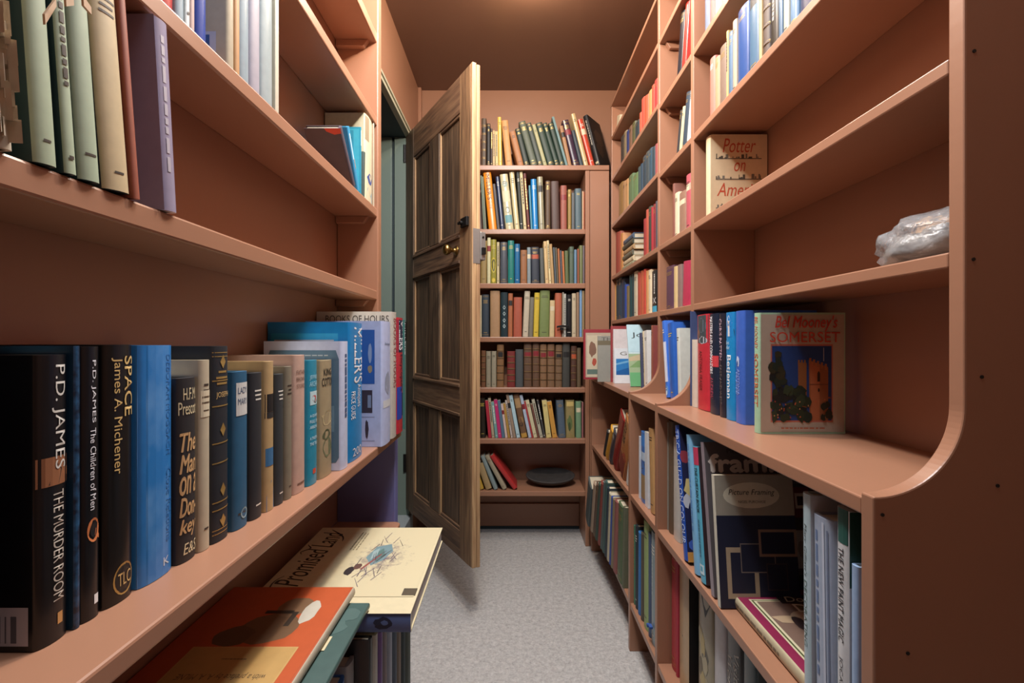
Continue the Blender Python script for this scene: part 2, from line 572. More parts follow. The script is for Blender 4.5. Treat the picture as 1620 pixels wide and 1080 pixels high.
def row(side, org, z, plane, where, frm, group, data, back, recess=0.0, slim=0.97, lim=None):
    """data lines: x0 x1 xtop ytop hex style id description...   (measured on the shelf's view, in org's own scale)"""
    ox, oy, sc = org
    items = []
    for ln in data.strip().splitlines():
        p = ln.split(None, 7)
        if len(p) < 8:
            p += ['-'] * (7 - len(p)) + ['book']
        x0 = ox + float(p[0]) / sc; x1 = ox + float(p[1]) / sc
        xt = ox + float(p[2]) / sc if p[2] != '-' else None
        if side == 'B':
            d0 = d1 = plane[0]
            s0 = (x0 - CX) / FPX * d0; s1 = (x1 - CX) / FPX * d0
            st = (xt - CX) / FPX * d0 if xt is not None else None
            dm = d0
        else:
            f = lambda px: plane[0] / ((px - CX) / FPX - plane[1])
            d0, d1 = f(x0), f(x1)
            sg = 1 if side == 'L' else -1
            s0, s1 = sg * d0, sg * d1
            st = sg * f(xt) if xt is not None else None
            dm = (d0 + d1) / 2
        if p[3][0] == 'h':
            zt = z + float(p[3][1:])
        else:
            zt = (CY - (oy + float(p[3]) / sc)) / FPX * dm
        h = zt - z
        t = ((st - s0) / h) if st is not None else 0.0
        items.append(dict(s0=s0, s1=s1, t=t, h=h, hexc=p[4], style=p[5], id=p[6], desc=p[7]))
    if lim is None:
        lim = {'B': (-.378, .373 if z < .8 else .49), 'L': (-9, 1.40 if z > .2 else 1.417)}.get(side)
        if lim is None:
            m_ = sum(abs(i['s0'] + i['s1']) / 2 for i in items) / len(items)
            lim = [(-q[1], -q[0]) for q in ((.5545, 1.3255), (1.3505, 1.6325), (1.6575, 2.4125)) if q[0] - .09 < m_ < q[1] + .09][0]
    for it in items:
        if it['s0'] < lim[0]:
            it['s1'] = max(it['s1'], lim[0] + .008); it['s0'] = lim[0]
        if it['s1'] > lim[1]:
            it['s0'] = min(it['s0'], lim[1] - .008); it['s1'] = lim[1]
        it['t'] = min(it['t'], max(0, (lim[1] - it['s1']) / it['h']))
        it['t'] = max(it['t'], min(0, (lim[0] - it['s0']) / it['h']))
    # neighbours may touch but not cross
    for a, b in zip(items, items[1:]):
        if b['s0'] < a['s1'] + .0004:
            mid = (b['s0'] + a['s1']) / 2
            a['s1'] = mid - .0002; b['s0'] = mid + .0002
        zm = min(a['h'], b['h'])
        need = (a['s1'] + zm * a['t'] - b['s0']) / zm
        if b['t'] < need:
            b['t'] = need
    for a, b in list(zip(items, items[1:]))[::-1]:
        zm = min(a['h'], b['h'])
        b['t'] = min(b['t'], max(0, (lim[1] - b['s1']) / b['h']))
        a['t'] = min(a['t'], (b['s0'] + zm * b['t'] - a['s1']) / zm)
    n = len(items)
    for i, it in enumerate(items):
        ang = math.atan(it['t'])
        T = max(0.004, (it['s1'] - it['s0']) * math.cos(ang) * slim)
        zmax = min([q for q in LEVELS[side] if q > z + .03] + [9.0])
        H = min(it['h'] / math.cos(ang), (zmax - z - .003 - T * abs(math.sin(ang))) / math.cos(ang))
        st = it['style']
        soft = 'p' in st
        yb = plane[0] + recess
        sm = (it['s0'] + it['s1']) / 2
        if side == 'B':
            av = back - plane[0] - recess
        else:
            xpl = plane[0] + plane[1] * abs(sm)
            av = abs(back) - abs(xpl)
        glossy = 'G' in st
        Tm = None
        if 'T' in st:
            Tm = float(st.split('T')[1][:2]) / 1000.0
            T = min(T, Tm)
            sm = it['s1'] - T / 2
        D = min(0.68 * H, av - .004)
        if 'D' in st:
            D = min(float(st.split('D')[1][:3]) / 1000.0, av - .003)
        st = st.split('D')[0].split('T')[0]
        if frm == 'id':
            label = it['desc']
        else:
            o = ORD[i + 1] if i < n - 1 or n < 3 else 'last'
            label = '%s, %s from %s on %s' % (it['desc'], o, frm, where)
        hx = it['hexc'].split('/')
        b = Book(T, H, D, hx[0], spine_hex=hx[-1] if len(hx) > 1 else None, soft=soft, rough=0.28 if glossy else 0.55, label=label, group=group)
        up = T / 2 * abs(math.sin(ang)) + .0006
        sm += T / 2 * abs(math.sin(ang)) * math.tan(ang)
        if side == 'B':
            b.root.location = (sm, plane[0] + recess, Z(z) + up)
            b.root.rotation_euler = (0, ang, 0)
        else:
            b.root.location = (plane[0] + plane[1] * abs(sm), abs(sm), Z(z) + up)
            b.root.rotation_euler = (0, ang, math.pi / 2 if side == 'L' else -math.pi / 2)
        style_book(b, st, random.Random(i * 31 + int(ox) + int(z * 100)))
        if it['id'] != '-':
            BOOKS[it['id']] = b


# ------------------------------------------------------------------ the room
def struct(name, mb, label=None, bevel=0.0):
    o = mb.build(name, bevel=bevel)
    o['kind'] = 'structure'
    if label: o['label'] = label
    return o


FL = Z(-1.05); CE = Z(1.40)
WL = -0.52; WLO = -0.66; WB = 2.705; WR = 0.69
DY0, DY1, DTOP = 1.66, 2.49, Z(1.055)
struct('floor', MB().box(-1.6, 1.0, -1.7, 2.9, FL - .1, FL, CARPET), 'pale grey speckled carpet floor')
struct('ceiling', MB().box(-1.6, 1.0, -1.7, 2.9, CE, CE + .1, CEILP), 'brown painted uneven ceiling')
struct('wall_back', MB().box(-1.6, 1.0, WB, WB + .1, FL, CE, WALLP), 'salmon painted wall behind the end bookcase')
struct('wall_right', MB().box(WR, WR + .1, -1.7, WB, FL, CE, WALLP), 'salmon painted wall behind the right bookcase')
struct('wall_front', MB().box(-1.6, 1.0, -1.8, -1.7, FL, CE, WALLP), 'salmon painted wall behind the camera')
struct('wall_left', MB().box(WLO, WL, -1.7, DY0, FL, CE, WALLP).box(WLO, WL, DY1, WB, FL, CE, WALLP).box(WLO, WL, DY0, DY1, DTOP, CE, WALLP), 'salmon painted wall with the doorway')
struct('wall_hall', MB().box(-1.6, -1.5, -1.7, 2.9, FL, CE, GREYP), 'grey wall beyond the doorway')
struct('baseboard_back', MB().box(-0.38, 0.375, WB - .014, WB, FL + .02, Z(-.905), PAINT).box(-0.38, 0.375, WB - .006, WB, FL, FL + .02, TEALD), 'low salmon skirting under the end bookcase', bevel=.003)
struct('trim_1', MB().box(WL, WL + .018, WB - .035, WB - .003, Z(-.9), CE, PAINT), 'thin salmon batten in the far left corner', bevel=.002)

# door frame
fr = empty('trim_2', kind='structure', label='grey green door frame with a stone threshold')
MB().box(WLO, WL, DY1 - .012, DY1, FL, DTOP, TEAL).build('jamb_board', fr)
MB().box(WLO - .02, -.612, DY1 - .03, DY1 - .012, FL, DTOP, TEAL).build('jamb_board', fr, bevel=.002)
MB().box(-.612, -.598, DY1 - .016, DY1 - .012, FL, DTOP, TEALD).build('jamb_groove', fr)
MB().box(-.598, WL - .003, DY1 - .032, DY1 - .012, FL, DTOP, TEAL).build('jamb_board', fr, bevel=.002)
MB().box(WLO, WL, DY0, DY0 + .014, FL, DTOP, TEAL).build('jamb_board', fr)
MB().box(WLO, WL - .02, DY0 + .014, DY1 - .012, DTOP - .02, DTOP, TEALD).build('head_board', fr)
MB().box(WL - .02, WL + .006, DY0 - .01, DY1, DTOP - .022, DTOP - .002, CREAMP).box(WL - .012, WL + .012, DY0 - .01, DY1, DTOP - .006, DTOP + .006, CREAMP).build('head_moulding', fr, bevel=.002)
MB().box(WLO, WL + .01, DY0, DY1, FL, Z(-.885), GREYP).build('threshold_step', fr, bevel=.004)

# open door leaf: local X from hinge to free edge, local -Y is the face seen
HX, HY, FX, FY = -.539, 2.455, -.148, 1.80
DW = math.hypot(FX - HX, FY - HY)
ZB, ZT = -.85, 1.04
DH = ZT - ZB
door = empty('door_1', (HX, HY, Z(ZB)), (0, 0, math.atan2(FY - HY, FX - HX)), 'old brown stripped pine panelled door standing open', None, None, 'structure')
TH = .034
WOODX = wood_mat('dark_pine_rail', '3a2b22', '6b503c', '8d6f52', 'X')
L_ = lambda z: z - ZB
sw = .112
fs = DW - .112
MB().box(0, sw, 0, TH, 0, DH, WOOD).build('stile', door, bevel=.003)
MB().box(fs, DW - .016, 0, TH, 0, DH, WOODL).build('stile', door, bevel=.003)
e = MB()
e.box(DW - .016, DW, 0, TH * .52, .002, DH, PINE)
e.box(DW - .018, DW - .001, TH * .56, TH, 0, DH - .004, PINE)
e.build('edge_lipping', door, bevel=.0025)
rails = [(0, L_(-.745)), (L_(-.30), L_(-.167)), (L_(.30), L_(.42)), (L_(.895), DH)]
for a, b in rails:
    MB().box(sw, fs, .001, TH - .001, a, b, WOODX).build('rail', door, bevel=.003)
mx0, mx1 = .325, .435
bays = [(rails[i][1], rails[i + 1][0]) for i in range(3)]
for a, b in bays:
    MB().box(mx0, mx1, .001, TH - .001, a, b, WOOD).build('muntin', door, bevel=.003)
    for x0, x1 in ((sw, mx0), (mx1, fs)):
        p = MB().box(x0, x1, .012, TH - .012, a, b, WOOD).build('panel', door)
        g = MB()
        t = .012
        for (u0, u1, v0, v1, mm) in ((x0, x0 + t, a, b, PINE), (x1 - t, x1, a, b, PINE), (x0 + t, x1 - t, a, a + t, WOODX), (x0 + t, x1 - t, b - t, b, WOODX)):
            g.box(u0, u1, .004, .0119, v0, v1, mm)
        g.build('moulding', p, bevel=.003)
# stuck beads on the rails
for a, b in rails[1:3]:
    MB().box(sw, fs, -.004, .001, a + .004, a + .016, WOODX).box(sw, fs, -.004, .001, b - .016, b - .004, WOODX).build('rail_bead', door, bevel=.002)
kn = MB().lathe([(.019, 0), (.019, .004), (.009, .006), (.008, .022), (.016, .03), (.021, .04), (.021, .048), (.015, .056), (.001, .058)], (fs - .028, 0, L_(.358)), (0, -1, 0), BRASS, 24)
kn.build('knob', door, smooth=True)
MB().box(fs + .03, fs + .085, -.012, 0, L_(.435), L_(.47), IRON).lathe([(.007, 0), (.007, .016)], (fs + .045, -.004, L_(.452)), (0, -1, 0), IRON, 12).box(fs + .02, fs + .05, -.02, -.01, L_(.448), L_(.458), IRON).build('rim_latch', door, bevel=.003)
lk = MB().box(DW - .05, DW + .001, TH, TH + .022, L_(.305), L_(.41), STEEL).build('lock_case', door, bevel=.002)
MB().box(DW + .0012, DW + .012, TH + .004, TH + .018, L_(.325), L_(.35), IRON).lathe([(.004, 0), (.004, .003)], (DW + .001, TH + .011, L_(.39)), (1, 0, 0), IRON, 10).build('latch_bolt', lk)
MB().box(DW - .006, DW + .0008, TH * .1, TH * .95, L_(.29), L_(.42), STEEL).build('lock_plate', door)
for zz in (.95, .05, -.62):
    MB().box(-.006, .002, -.004, TH * .7, L_(zz) - .045, L_(zz) + .045, IRON).lathe([(.006, -.045), (.006, .045)], (-.004, -.006, L_(zz)), (0, 0, 1), IRON, 10).build('hinge', door)

# ------------------------------------------------------------------ left bookcase
XB, XU, XA, YE, YN = -.514, -.397, -.325, 1.42, -.25
lb = empty('bookcase', (XB, YE, FL), label='salmon painted bookcase along the left wall before the doorway', cat='bookcase')


def add(parent, name, mb, bevel=.003):
    """build in world coordinates, keep under an unrotated parent"""
    o = mb.build(name, bevel=bevel)
    o.parent = parent
    o.matrix_parent_inverse = Matrix.Translation(parent.location).inverted()
    return o


add(lb, 'back_panel', MB().box(XB - .006, XB, YN, YE, Z(-.53), Z(1.38), PAINT), 0)
add(lb, 'back_panel', MB().box(XB - .006, XB, YN, YE, FL, Z(-.53), MAUVE_CAST), 0)
add(lb, 'end_panel', MB().prism([(XB, Z(-.265)), (-.343, Z(-.265)), (-.343, Z(-.235)), (XU + .004, Z(-.215)), (XU + .004, Z(1.38)), (XB, Z(1.38))], YE, YE + .035, 'XZ', PAINT))
add(lb, 'end_panel', MB().box(XB, -.343, YE, YE + .035, FL, Z(-.265), MAUVE_CAST))  # lower part of the same panel, coloured with the bluish light cast
add(lb, 'end_panel', MB().box(XB, XU + .004, YN - .03, YN, FL, Z(1.38), PAINT))
LS = [(.1476, .028), (.388, .026), (.657, .026), (.905, .03), (1.15, .028)]
for zt, th in LS:
    add(lb, 'shelf', MB().box(XB, XU, YN, YE + .02, Z(zt - th), Z(zt), PAINT))
    add(lb, 'cleat', MB().prism([(XB + .002, Z(zt - th)), (XU - .02, Z(zt - th)), (XU - .035, Z(zt - th - .02)), (XB + .002, Z(zt - th - .02))], YE - .018, YE - .0005, 'XZ', PAINT), .002)
add(lb, 'shelf', MB().box(XB, XA, YN, YE, Z(-.257 - .022), Z(-.257), PAINT))
pts = [(XB, YN), (XA, YN)] + [(XA - .02 + .02 * math.cos(a), YE - .03 + .02 * math.sin(a) + .01) for a in (0, .4, .8, 1.2, 1.57)] + [(XB, YE - .0)]
add(lb, 'shelf', MB().prism(pts, Z(-.55), Z(-.53), 'XY', PAINT))
add(lb, 'shelf', MB().box(XB, -.214, YN, 1.055, Z(-.88), Z(-.86), PAINT))
add(lb, 'plinth', MB().box(XB, -.235, YN, 1.045, FL, Z(-.88), PAINT))

# ------------------------------------------------------------------ right bookcase
XL, XR, XK = .398, .498, .667
rb = empty('bookcase', (XK, 1.3, FL), label='long salmon painted bookcase on the right with waist-high counter and curved uprights', cat='bookcase')
ZW = -.178


def upright_pts(x0=XL, x1=XR, top=1.17):
    pts = [(XK, FL), (x0, FL), (x0, Z(ZW + .004))]
    r = x1 - x0
    for k in range(0, 25):
        a = math.pi / 2 * k / 24
        pts.append((x0 + r * math.sin(a), Z(ZW + .006) + r * (1 - math.cos(a))))
    pts += [(x1, Z(top)), (XK, Z(top))]
    return pts


UP = [(.532, .552), (1.328, 1.348), (1.635, 1.655), (2.415, 2.435)]
for i, (a, b) in enumerate(UP):
    u = add(rb, 'upright', MB().prism(upright_pts(), a, b, 'XZ', PAINT), .002)
    if i == 0:
        for (px, py) in ((1541, 81), (1540, 410), (1553, 596), (1396, 814), (1436, 1033), (1578, 768)):
            x = (px - CX) / FPX * a; z = (CY - py) / FPX * a
            MB().lathe([(.002, 0), (.002, .0008)], (x, a, Z(z)), (0, -1, 0), mat('0c0a0a', .6), 10).build('screw_head', u)
US = [.101, .322, .567, .80, 1.02]
for i in range(3):
    y0, y1 = UP[i][1], UP[i + 1][0]
    for zt in US:
        z2 = zt + (.012 if i == 2 and .5 < zt < .9 else 0)
        add(rb, 'shelf', MB().box(XR, XK, y0, y1, Z(z2 - .018), Z(z2), PAINT), .002)
        if i == 1:
            add(rb, 'cleat', MB().prism([(XR + .018, Z(z2 - .018)), (XK, Z(z2 - .018)), (XK, Z(z2 - .04)), (XR + .032, Z(z2 - .04))], y1 - .016, y1 - .0004, 'XZ', PAINT), .002)
    add(rb, 'counter', MB().box(XL + .001, XK, y0, y1, Z(ZW - .02), Z(ZW), PAINT), .002)
    for zt in (-.517, -.885):
        add(rb, 'shelf', MB().box(XL + .002, XK, y0, y1, Z(zt - .02), Z(zt), PAINT), .002)
add(rb, 'top_board', MB().box(XR - .002, XK, UP[0][0], UP[3][1], Z(1.17), Z(1.186), PAINT), .002)
add(rb, 'back_panel', MB().box(XK, XK + .008, UP[0][0], UP[3][1], FL, Z(1.17), PAINT), 0)

# ------------------------------------------------------------------ end bookcase
YF, YK = 2.47, 2.69
SX0, SX1 = -.38, .375
eb = empty('bookcase', (0, YK, FL), label='salmon painted end bookcase against the far wall behind the open door', cat='bookcase')
ES = [.898, .571, .294, .02, -.239, -.50, -.768]
add(eb, 'side_panel', MB().box(SX0 - .02, SX0, YF, YK, FL, Z(.87), PAINT))
add(eb, 'side_panel', MB().box(SX1, SX1 + .022, YF, YK, FL, Z(.87), PAINT))
add(eb, 'filler_panel', MB().box(SX1 + .024, .4975, YF + .004, YF + .02, FL, Z(.87), PAINT), .002)
for i, zt in enumerate(ES):
    x1 = .4975 if i == 0 else SX1
    add(eb, 'shelf', MB().box(SX0 - (.02 if i == 0 else 0), x1, YF, YK, Z(zt - .026), Z(zt), PAINT))
add(eb, 'back_panel', MB().box(SX0, SX1, YK, YK + .008, Z(-.8), Z(.87), PAINT), 0)

# ------------------------------------------------------------------ books on the end bookcase
G1 = 'books on the end bookcase'
PLB = (2.488, 0)
A_ = (740, 140, 4.5); B_ = (740, 360, 4.154); C_ = (740, 600, 4.154)
EW = "the end bookcase's %s shelf"
row('B', A_, .898, PLB, EW % 'top', 'left', G1, '''
95 131 97 212 4a3a2c hbk - dark banded leather book
135 160 135 250 1c1a1c hg - black gilt-lettered book
162 176 162 285 3a2c26 hg - thin dark brown book
178 194 177 300 b49a6c pd - slim cream paperback
197 218 182 305 c0aa74 pd - cream paperback
219 245 187 203 cfae4e hdG - tall yellow hardback
270 318 222 228 bd8a55 hd - wide tan hardback
355 403 285 310 9c6a44 hd - leaning orange-brown book
402 442 300 288 26332f hg - leaning dark green book
450 503 350 240 4b5548 hg - leaning thick olive book
500 540 402 250 39443f hg - leaning grey-green book
540 568 445 260 9a9a74 hd - leaning pale green book
572 622 483 250 24382f hg - leaning dark green gilt book
623 657 530 250 263a32 hg - leaning dark green gilt book
658 697 572 248 24372f hg - leaning dark green gilt book
697 715 598 203 5d7d80 p - tall thin blue-grey board book
715 743 652 268 96704f hk - tan book with dark label
750 800 662 230 38283a hGrg - glossy dark purple book
800 828 735 300 28353f h - dark blue book
830 862 722 182 b9a478 hdG - tall cream hardback
870 908 782 222 b5432f hwGc - red and tan jacketed book
''', 2.69)
row('B', A_, .571, PLB, EW % 'second', 'left', G1, '''
112 122 90 620 5a6a58 p - thin grey-green book
123 134 97 628 6b705a p - thin olive book
150 208 103 592 d9821f hG miller2 bright orange antiques guide
209 229 176 680 4d4a4b h - short dark grey book
234 260 197 628 22304f hwG - dark blue jacketed book
270 328 227 612 b8b08c hdG rogue cream pictorial hardback
335 371 293 578 c2b68c hdG - tall cream lettered hardback
372 397 343 585 1c231c hw - black-green book
398 420 366 585 c0b48a hd - slim cream hardback
425 445 395 603 5a2420 hg - slim maroon book
449 461 433 690 3c7e92 p - thin teal paperback
462 502 448 645 1d78b8 hwG - bright blue jacketed book
508 548 494 628 8f8a70 hdkG - grey and black jacketed book
553 590 553 657 54402e hg - dark brown book
597 655 588 660 4c3833 h - thick plain brown book
662 707 661 690 8f4f42 hr - dull rust-pink book
713 738 713 718 8c7238 hg - ochre cloth book
740 763 740 742 54585a h - slim grey book
765 812 763 712 4b6069 hy - blue-grey cloth book
815 828 815 732 c0a080 p - thin cream booklet
829 845 829 735 a2583a h - thin red-brown book
''', 2.69)
row('B', B_, .294, PLB, EW % 'third', 'left', G1, '''
82 124 86 85 8a7444 hd - wide tan cloth book
127 150 118 66 c2bd97 hGr - tall cream and pink book
151 188 150 78 8b8536 hyG oval olive-yellow jacketed book with oval
191 208 191 95 b3a57c pd - slim cream book
213 260 213 95 474c55 hgG - grey-navy gilt book
263 305 263 85 22716a hyG - teal green yellow-lettered book
307 343 307 107 1f5f8c hwG - blue and navy jacketed book
346 390 346 147 8a5a36 hd - short orange-brown book
391 415 381 130 7d8a8f hcG - white and brown worn book
418 473 413 128 262d3a hgo - thick navy gilt book
478 506 471 135 4c504c h - dark grey book
510 532 490 90 c4a878 hd - tall cream hardback
535 550 516 85 cdbd90 hd - tall slim cream hardback
552 570 536 108 a8895c h - slim tan book
573 585 560 130 49535a h - thin slate book
586 598 574 132 57503f h - thin dark olive book
600 612 590 138 a2623a h - thin orange-brown book
613 625 605 150 4a4d55 h - thin slate-grey book
627 640 618 155 b06a3c h - thin orange book
641 666 636 152 55603c h - short olive book
668 698 668 125 4c5c4c hd - grey-green cloth book
700 717 700 145 5f7f98 h - thin blue-grey book
720 733 720 140 8a4f34 h - thin rust book
735 756 735 117 6a7048 h - olive cloth book
758 772 758 118 6a6068 h - thin grey-purple book
''', 2.69)
row('B', B_, .02, PLB, EW % 'fourth', 'left', G1, '''
82 91 82 445 b9ae90 p - very thin cream booklet
92 140 92 440 26333f hg - navy gilt-lettered book
146 212 146 415 9c7a58 h - large worn tan book
216 265 216 425 24343a hG diamonds dark blue book with pale diamonds
262 295 264 432 9a5a38 hk - brown-orange book with black top
298 355 301 458 9c4c36 h - rust cloth book
360 398 373 418 b5aa95 hd - tall cream lettered book
399 428 400 458 6c685c h - grey-brown book
430 465 430 428 c4ab42 hdG - yellow jacketed book
468 535 470 412 6a7844 hd - wide olive green book
536 570 532 478 c0aa80 hc - torn cream book
573 618 566 430 a4563a h - rust-orange book
620 630 622 425 8f8878 p - thin grey booklet
631 646 631 435 b0b0a8 hd - slim pale grey book
648 683 650 440 1e2022 hwG - black white-lettered book
685 713 685 432 b8ab90 hdG - cream black-lettered book
715 733 715 425 8a7058 h - slim grey-brown book
735 750 735 408 6d93b8 p - tall thin blue book
752 771 752 415 8a7554 h - slim tan book
''', 2.69)
row('B', B_, -.239, PLB, EW % 'fifth', 'left', G1, '''
87 117 88 808 6a452c hb - brown ribbed leather book
120 152 120 812 8a8370 hd - grey-cream cloth book
155 188 155 812 8f8874 hd - grey-cream cloth book
190 237 191 768 7a5736 hbk - tall gilt brown leather book
258 312 258 812 6e2420 hb - red gilt leather book
313 365 313 800 44484a h - plain slate book
368 422 368 755 5a4130 hbr - thick brown leather red-label volume
425 472 425 755 5c412f hbr - brown leather red-label volume
475 520 475 765 7a5a3e hbr - pale leather red-label volume
523 572 523 765 74563c hbr - pale leather red-label volume
575 620 577 770 6e543c hbk - tan leather black-label volume
621 672 622 758 3c3c38 hk - dark grey worn book
677 715 679 778 4c3024 hbo - worn brown leather book
718 744 718 790 5a4a34 h - dark tan cloth book
''', 2.69)
row('B', C_, -.50, PLB, EW % 'sixth', 'left', G1, '''
80 118 75 125 2c2620 hyG - black and yellow book
136 157 101 140 a8283a p - slim red paperback
159 177 119 125 a99a80 pd - slim cream paperback
181 200 149 150 6f9a98 pw - teal and white paperback
201 224 159 135 b8326a pwG - magenta paperback
225 245 181 140 506a80 p - blue-grey paperback
247 262 206 165 c8b0a8 pr - thin white and red paperback
264 280 214 160 a5803c p - ochre paperback
284 297 222 140 b4a8a0 pd - thin pale paperback
299 318 229 100 8f7a68 pk - tall brown and cream paperback
322 346 259 105 a8c4cc pdG - light blue paperback
352 395 296 100 6a4c34 hk landscape thick brown pictorial book
400 420 336 105 a8b4c4 prG - white and blue paperback
421 432 360 145 a03438 p - thin red paperback
434 458 379 140 c2b894 pd - cream paperback
459 472 413 165 6c4438 p - thin brown paperback
475 496 416 135 a8a490 pd - grey-cream paperback
499 512 453 140 3c3c3c pw - black and white paperback
517 550 486 140 c8b878 pd - pale yellow paperback
557 588 517 148 c08c3c pd - orange-yellow paperback
597 646 580 140 4c5c6c hg - slate-blue hardback
647 705 643 138 8a7c50 hg pict tan-green pictorial hardback
712 748 710 145 6c8c6c hc - green hardback with white paper
750 760 750 150 8c5a5a p - thin pink booklet
''', 2.69)
row('B', C_, -.768, PLB, EW % 'bottom', 'left', G1, '''
76 108 40 620 b8963c hG - leaning yellow book
118 162 60 560 a08860 h - leaning tan pictorial book
172 200 78 510 7d8c8c h - leaning pale blue-green book
230 262 102 510 9a8f78 hd - leaning cream-grey book
300 338 142 510 a8302f hG - strongly leaning red book
''', 2.69)

# ------------------------------------------------------------------ right bookcase, far bay
G2 = 'books in the far bay of the right bookcase'
F_ = (940, 0, 2.077)
PR = (.515, 0)
row('R', F_, 1.02, PR, '', 'id', G2, '72 82 75 393 c8bca0 p - small cream booklet alone on the highest shelf of far right bay', .667)
FW = '%s shelf of far right bay'
row('R', F_, .812, PR, FW % 'second', 'far end', G2, '''
85 95 - 450 3a3430 h - dark brown book
95 104 - 435 7a6c54 hd - tan-grey book
104 112 - 432 25305f h - deep blue book
112 122 - 418 6a5040 hd - brown cloth book
122 132 - 405 4a4a30 hg - olive book
132 145 - 402 26333a hg - dark teal book
147 153 - 372 a8503a h - short rust book
153 163 - 325 b04a3a h - red cloth book
163 171 - 318 c0482f h - bright red book
171 177 - 312 a05a40 h - thin rust book
177 187 - 300 b08050 h - tan cloth book
187 195 - 282 a04030 hg - dark red book
195 206 - 265 9c3030 hg - tall dark red book
''', .667)
row('R', F_, .579, PR, FW % 'third', 'far end', G2, '''
78 92 - 605 8a6a3c h - tan book
92 100 - 598 a07c58 hd - pale brown book
100 110 - 592 b0885c hd - light tan book
110 125 - 578 5a7050 hg - green cloth book
125 142 - 574 5f7a52 hg - wide green cloth book
142 150 - 550 3c4a4a h - dark grey-green book
150 157 - 540 2c4050 h - dark blue book
157 168 - 515 2c3a44 hg - navy book
168 178 - 500 3a4448 hg - dark slate book
178 188 - 490 2f4858 hg - slate-blue book
188 197 - 485 2c3c44 h - dark navy book
198 206 - 475 8c4a4a h - dull red book
''', .667)
row('R', F_, .322, PR, FW % 'fourth', 'far end', G2, '''
68 76 - 765 8a3c30 h - dark red book
76 84 - 762 a05040 h - rust book
84 92 - 768 b8804c h - tan book
160 168 - 720 8c3434 h - short red book
168 176 - 690 a85040 h - rust-red book
176 185 - 680 3a3c34 hg - dark olive book
185 192 - 682 9c3038 h - crimson book
192 200 - 672 7c2c34 hg - maroon book
200 206 - 662 4a4a50 h - grey book
''', .667)
row('R', F_, .101, PR, FW % 'fifth', 'far end', G2, '''
59 66 - 930 c08a3c h - small orange book
66 78 - 915 283c48 hg - dark slate book
78 88 - 905 2c4458 hg - dark blue book
88 98 - 918 26364e h - navy book
98 104 - 935 2c4a9c h - bright blue book
104 113 - 940 7a6a4a h - tan book
113 122 - 905 24484c h - dark teal book
122 128 - 900 2c3c40 h - thin dark book
128 140 - 893 c0b8a0 hd - cream book
140 150 - 895 a84c3c h - rust-red book
150 160 - 890 b05a40 h - orange-red book
160 168 - 885 b8483c h - red book
168 176 - 890 c09060 h - tan-orange book
176 185 - 887 d0c0a0 hd - pale cream book
186 206 - 890 1e2124 hG blackk thick black white-lettered book
''', .667)
# the lying pile on the fourth shelf
for i, (hexc, nm) in enumerate((('8a8a70', 'grey-green'), ('c0b090', 'cream'), ('58584a', 'dark olive'), ('a88860', 'tan'), ('3e4034', 'blackish green'), ('44566a', 'blue-grey'))):
    wdt = .205 - .004 * i
    b = Book(.0235, wdt, .135 - .003 * (i % 3), hexc, label='%s book lying %s in the flat pile between standing red books' % (nm, ('lowest', 'second from bottom', 'third from bottom', 'third from top', 'second from top', 'uppermost')[i]), group='pile of flat books in the far bay')
    # spine to the aisle, lying flat
    M = Matrix(((0, 1, 0), (0, 0, 1), (1, 0, 0))).to_4x4()
    b.root.matrix_world = Matrix.Translation((.517 + .003 * (i % 2), 2.075 + .004 * ((i * 7) % 3), Z(.322) + .0127 + .0242 * i)) @ M
    style_book(b, 'd' if i % 2 else 'g', random.Random(i))

# ------------------------------------------------------------------ right bookcase, narrow bay
G3 = 'books in the narrow bay of the right bookcase'
H_ = (1030, 180, 9.0)
J_ = (1060, 0, 3.0)
NW = "the narrow bay's %s shelf"
row('R', J_, .80, PR, NW % 'high', 'far end', G3, '''
24 44 50 h.22 26242a hgG - leaning black book
48 66 66 h.23 a83028 hG - leaning bright red book
68 98 86 h.235 8c2420 hG - leaning deep red book
''', .667)
row('R', F_, .567, PR, NW % 'second', 'far end', G3, '''
266 274 280 385 2c2c30 hg - leaning dark book
275 283 287 372 c8b890 hd - leaning cream book
284 297 297 330 2c3a48 hg - leaning navy book
298 314 310 310 a8b0b0 hd - pale grey book
''', .667)
row('R', F_, .322, PR, NW % 'third', 'far end', G3, '''
256 262 - 605 7a4c40 h - brown cloth book
262 275 - 635 c8bca0 hd - cream worn-spine book
276 297 - 632 8a6a58 hrc - mottled brown and pink book
299 314 - 575 a85058 hdc - maroon and cream book
''', .667)
row('R', F_, .101, PR, NW % 'low', 'far end', G3, '''
233 258 - 876 54384a hg - purple-brown book
259 270 - 876 c0a878 h - cream-spined thin book
271 284 - 870 7c6660 h - mottled grey book
285 312 289 862 a8304c h - crimson book
''', .667)

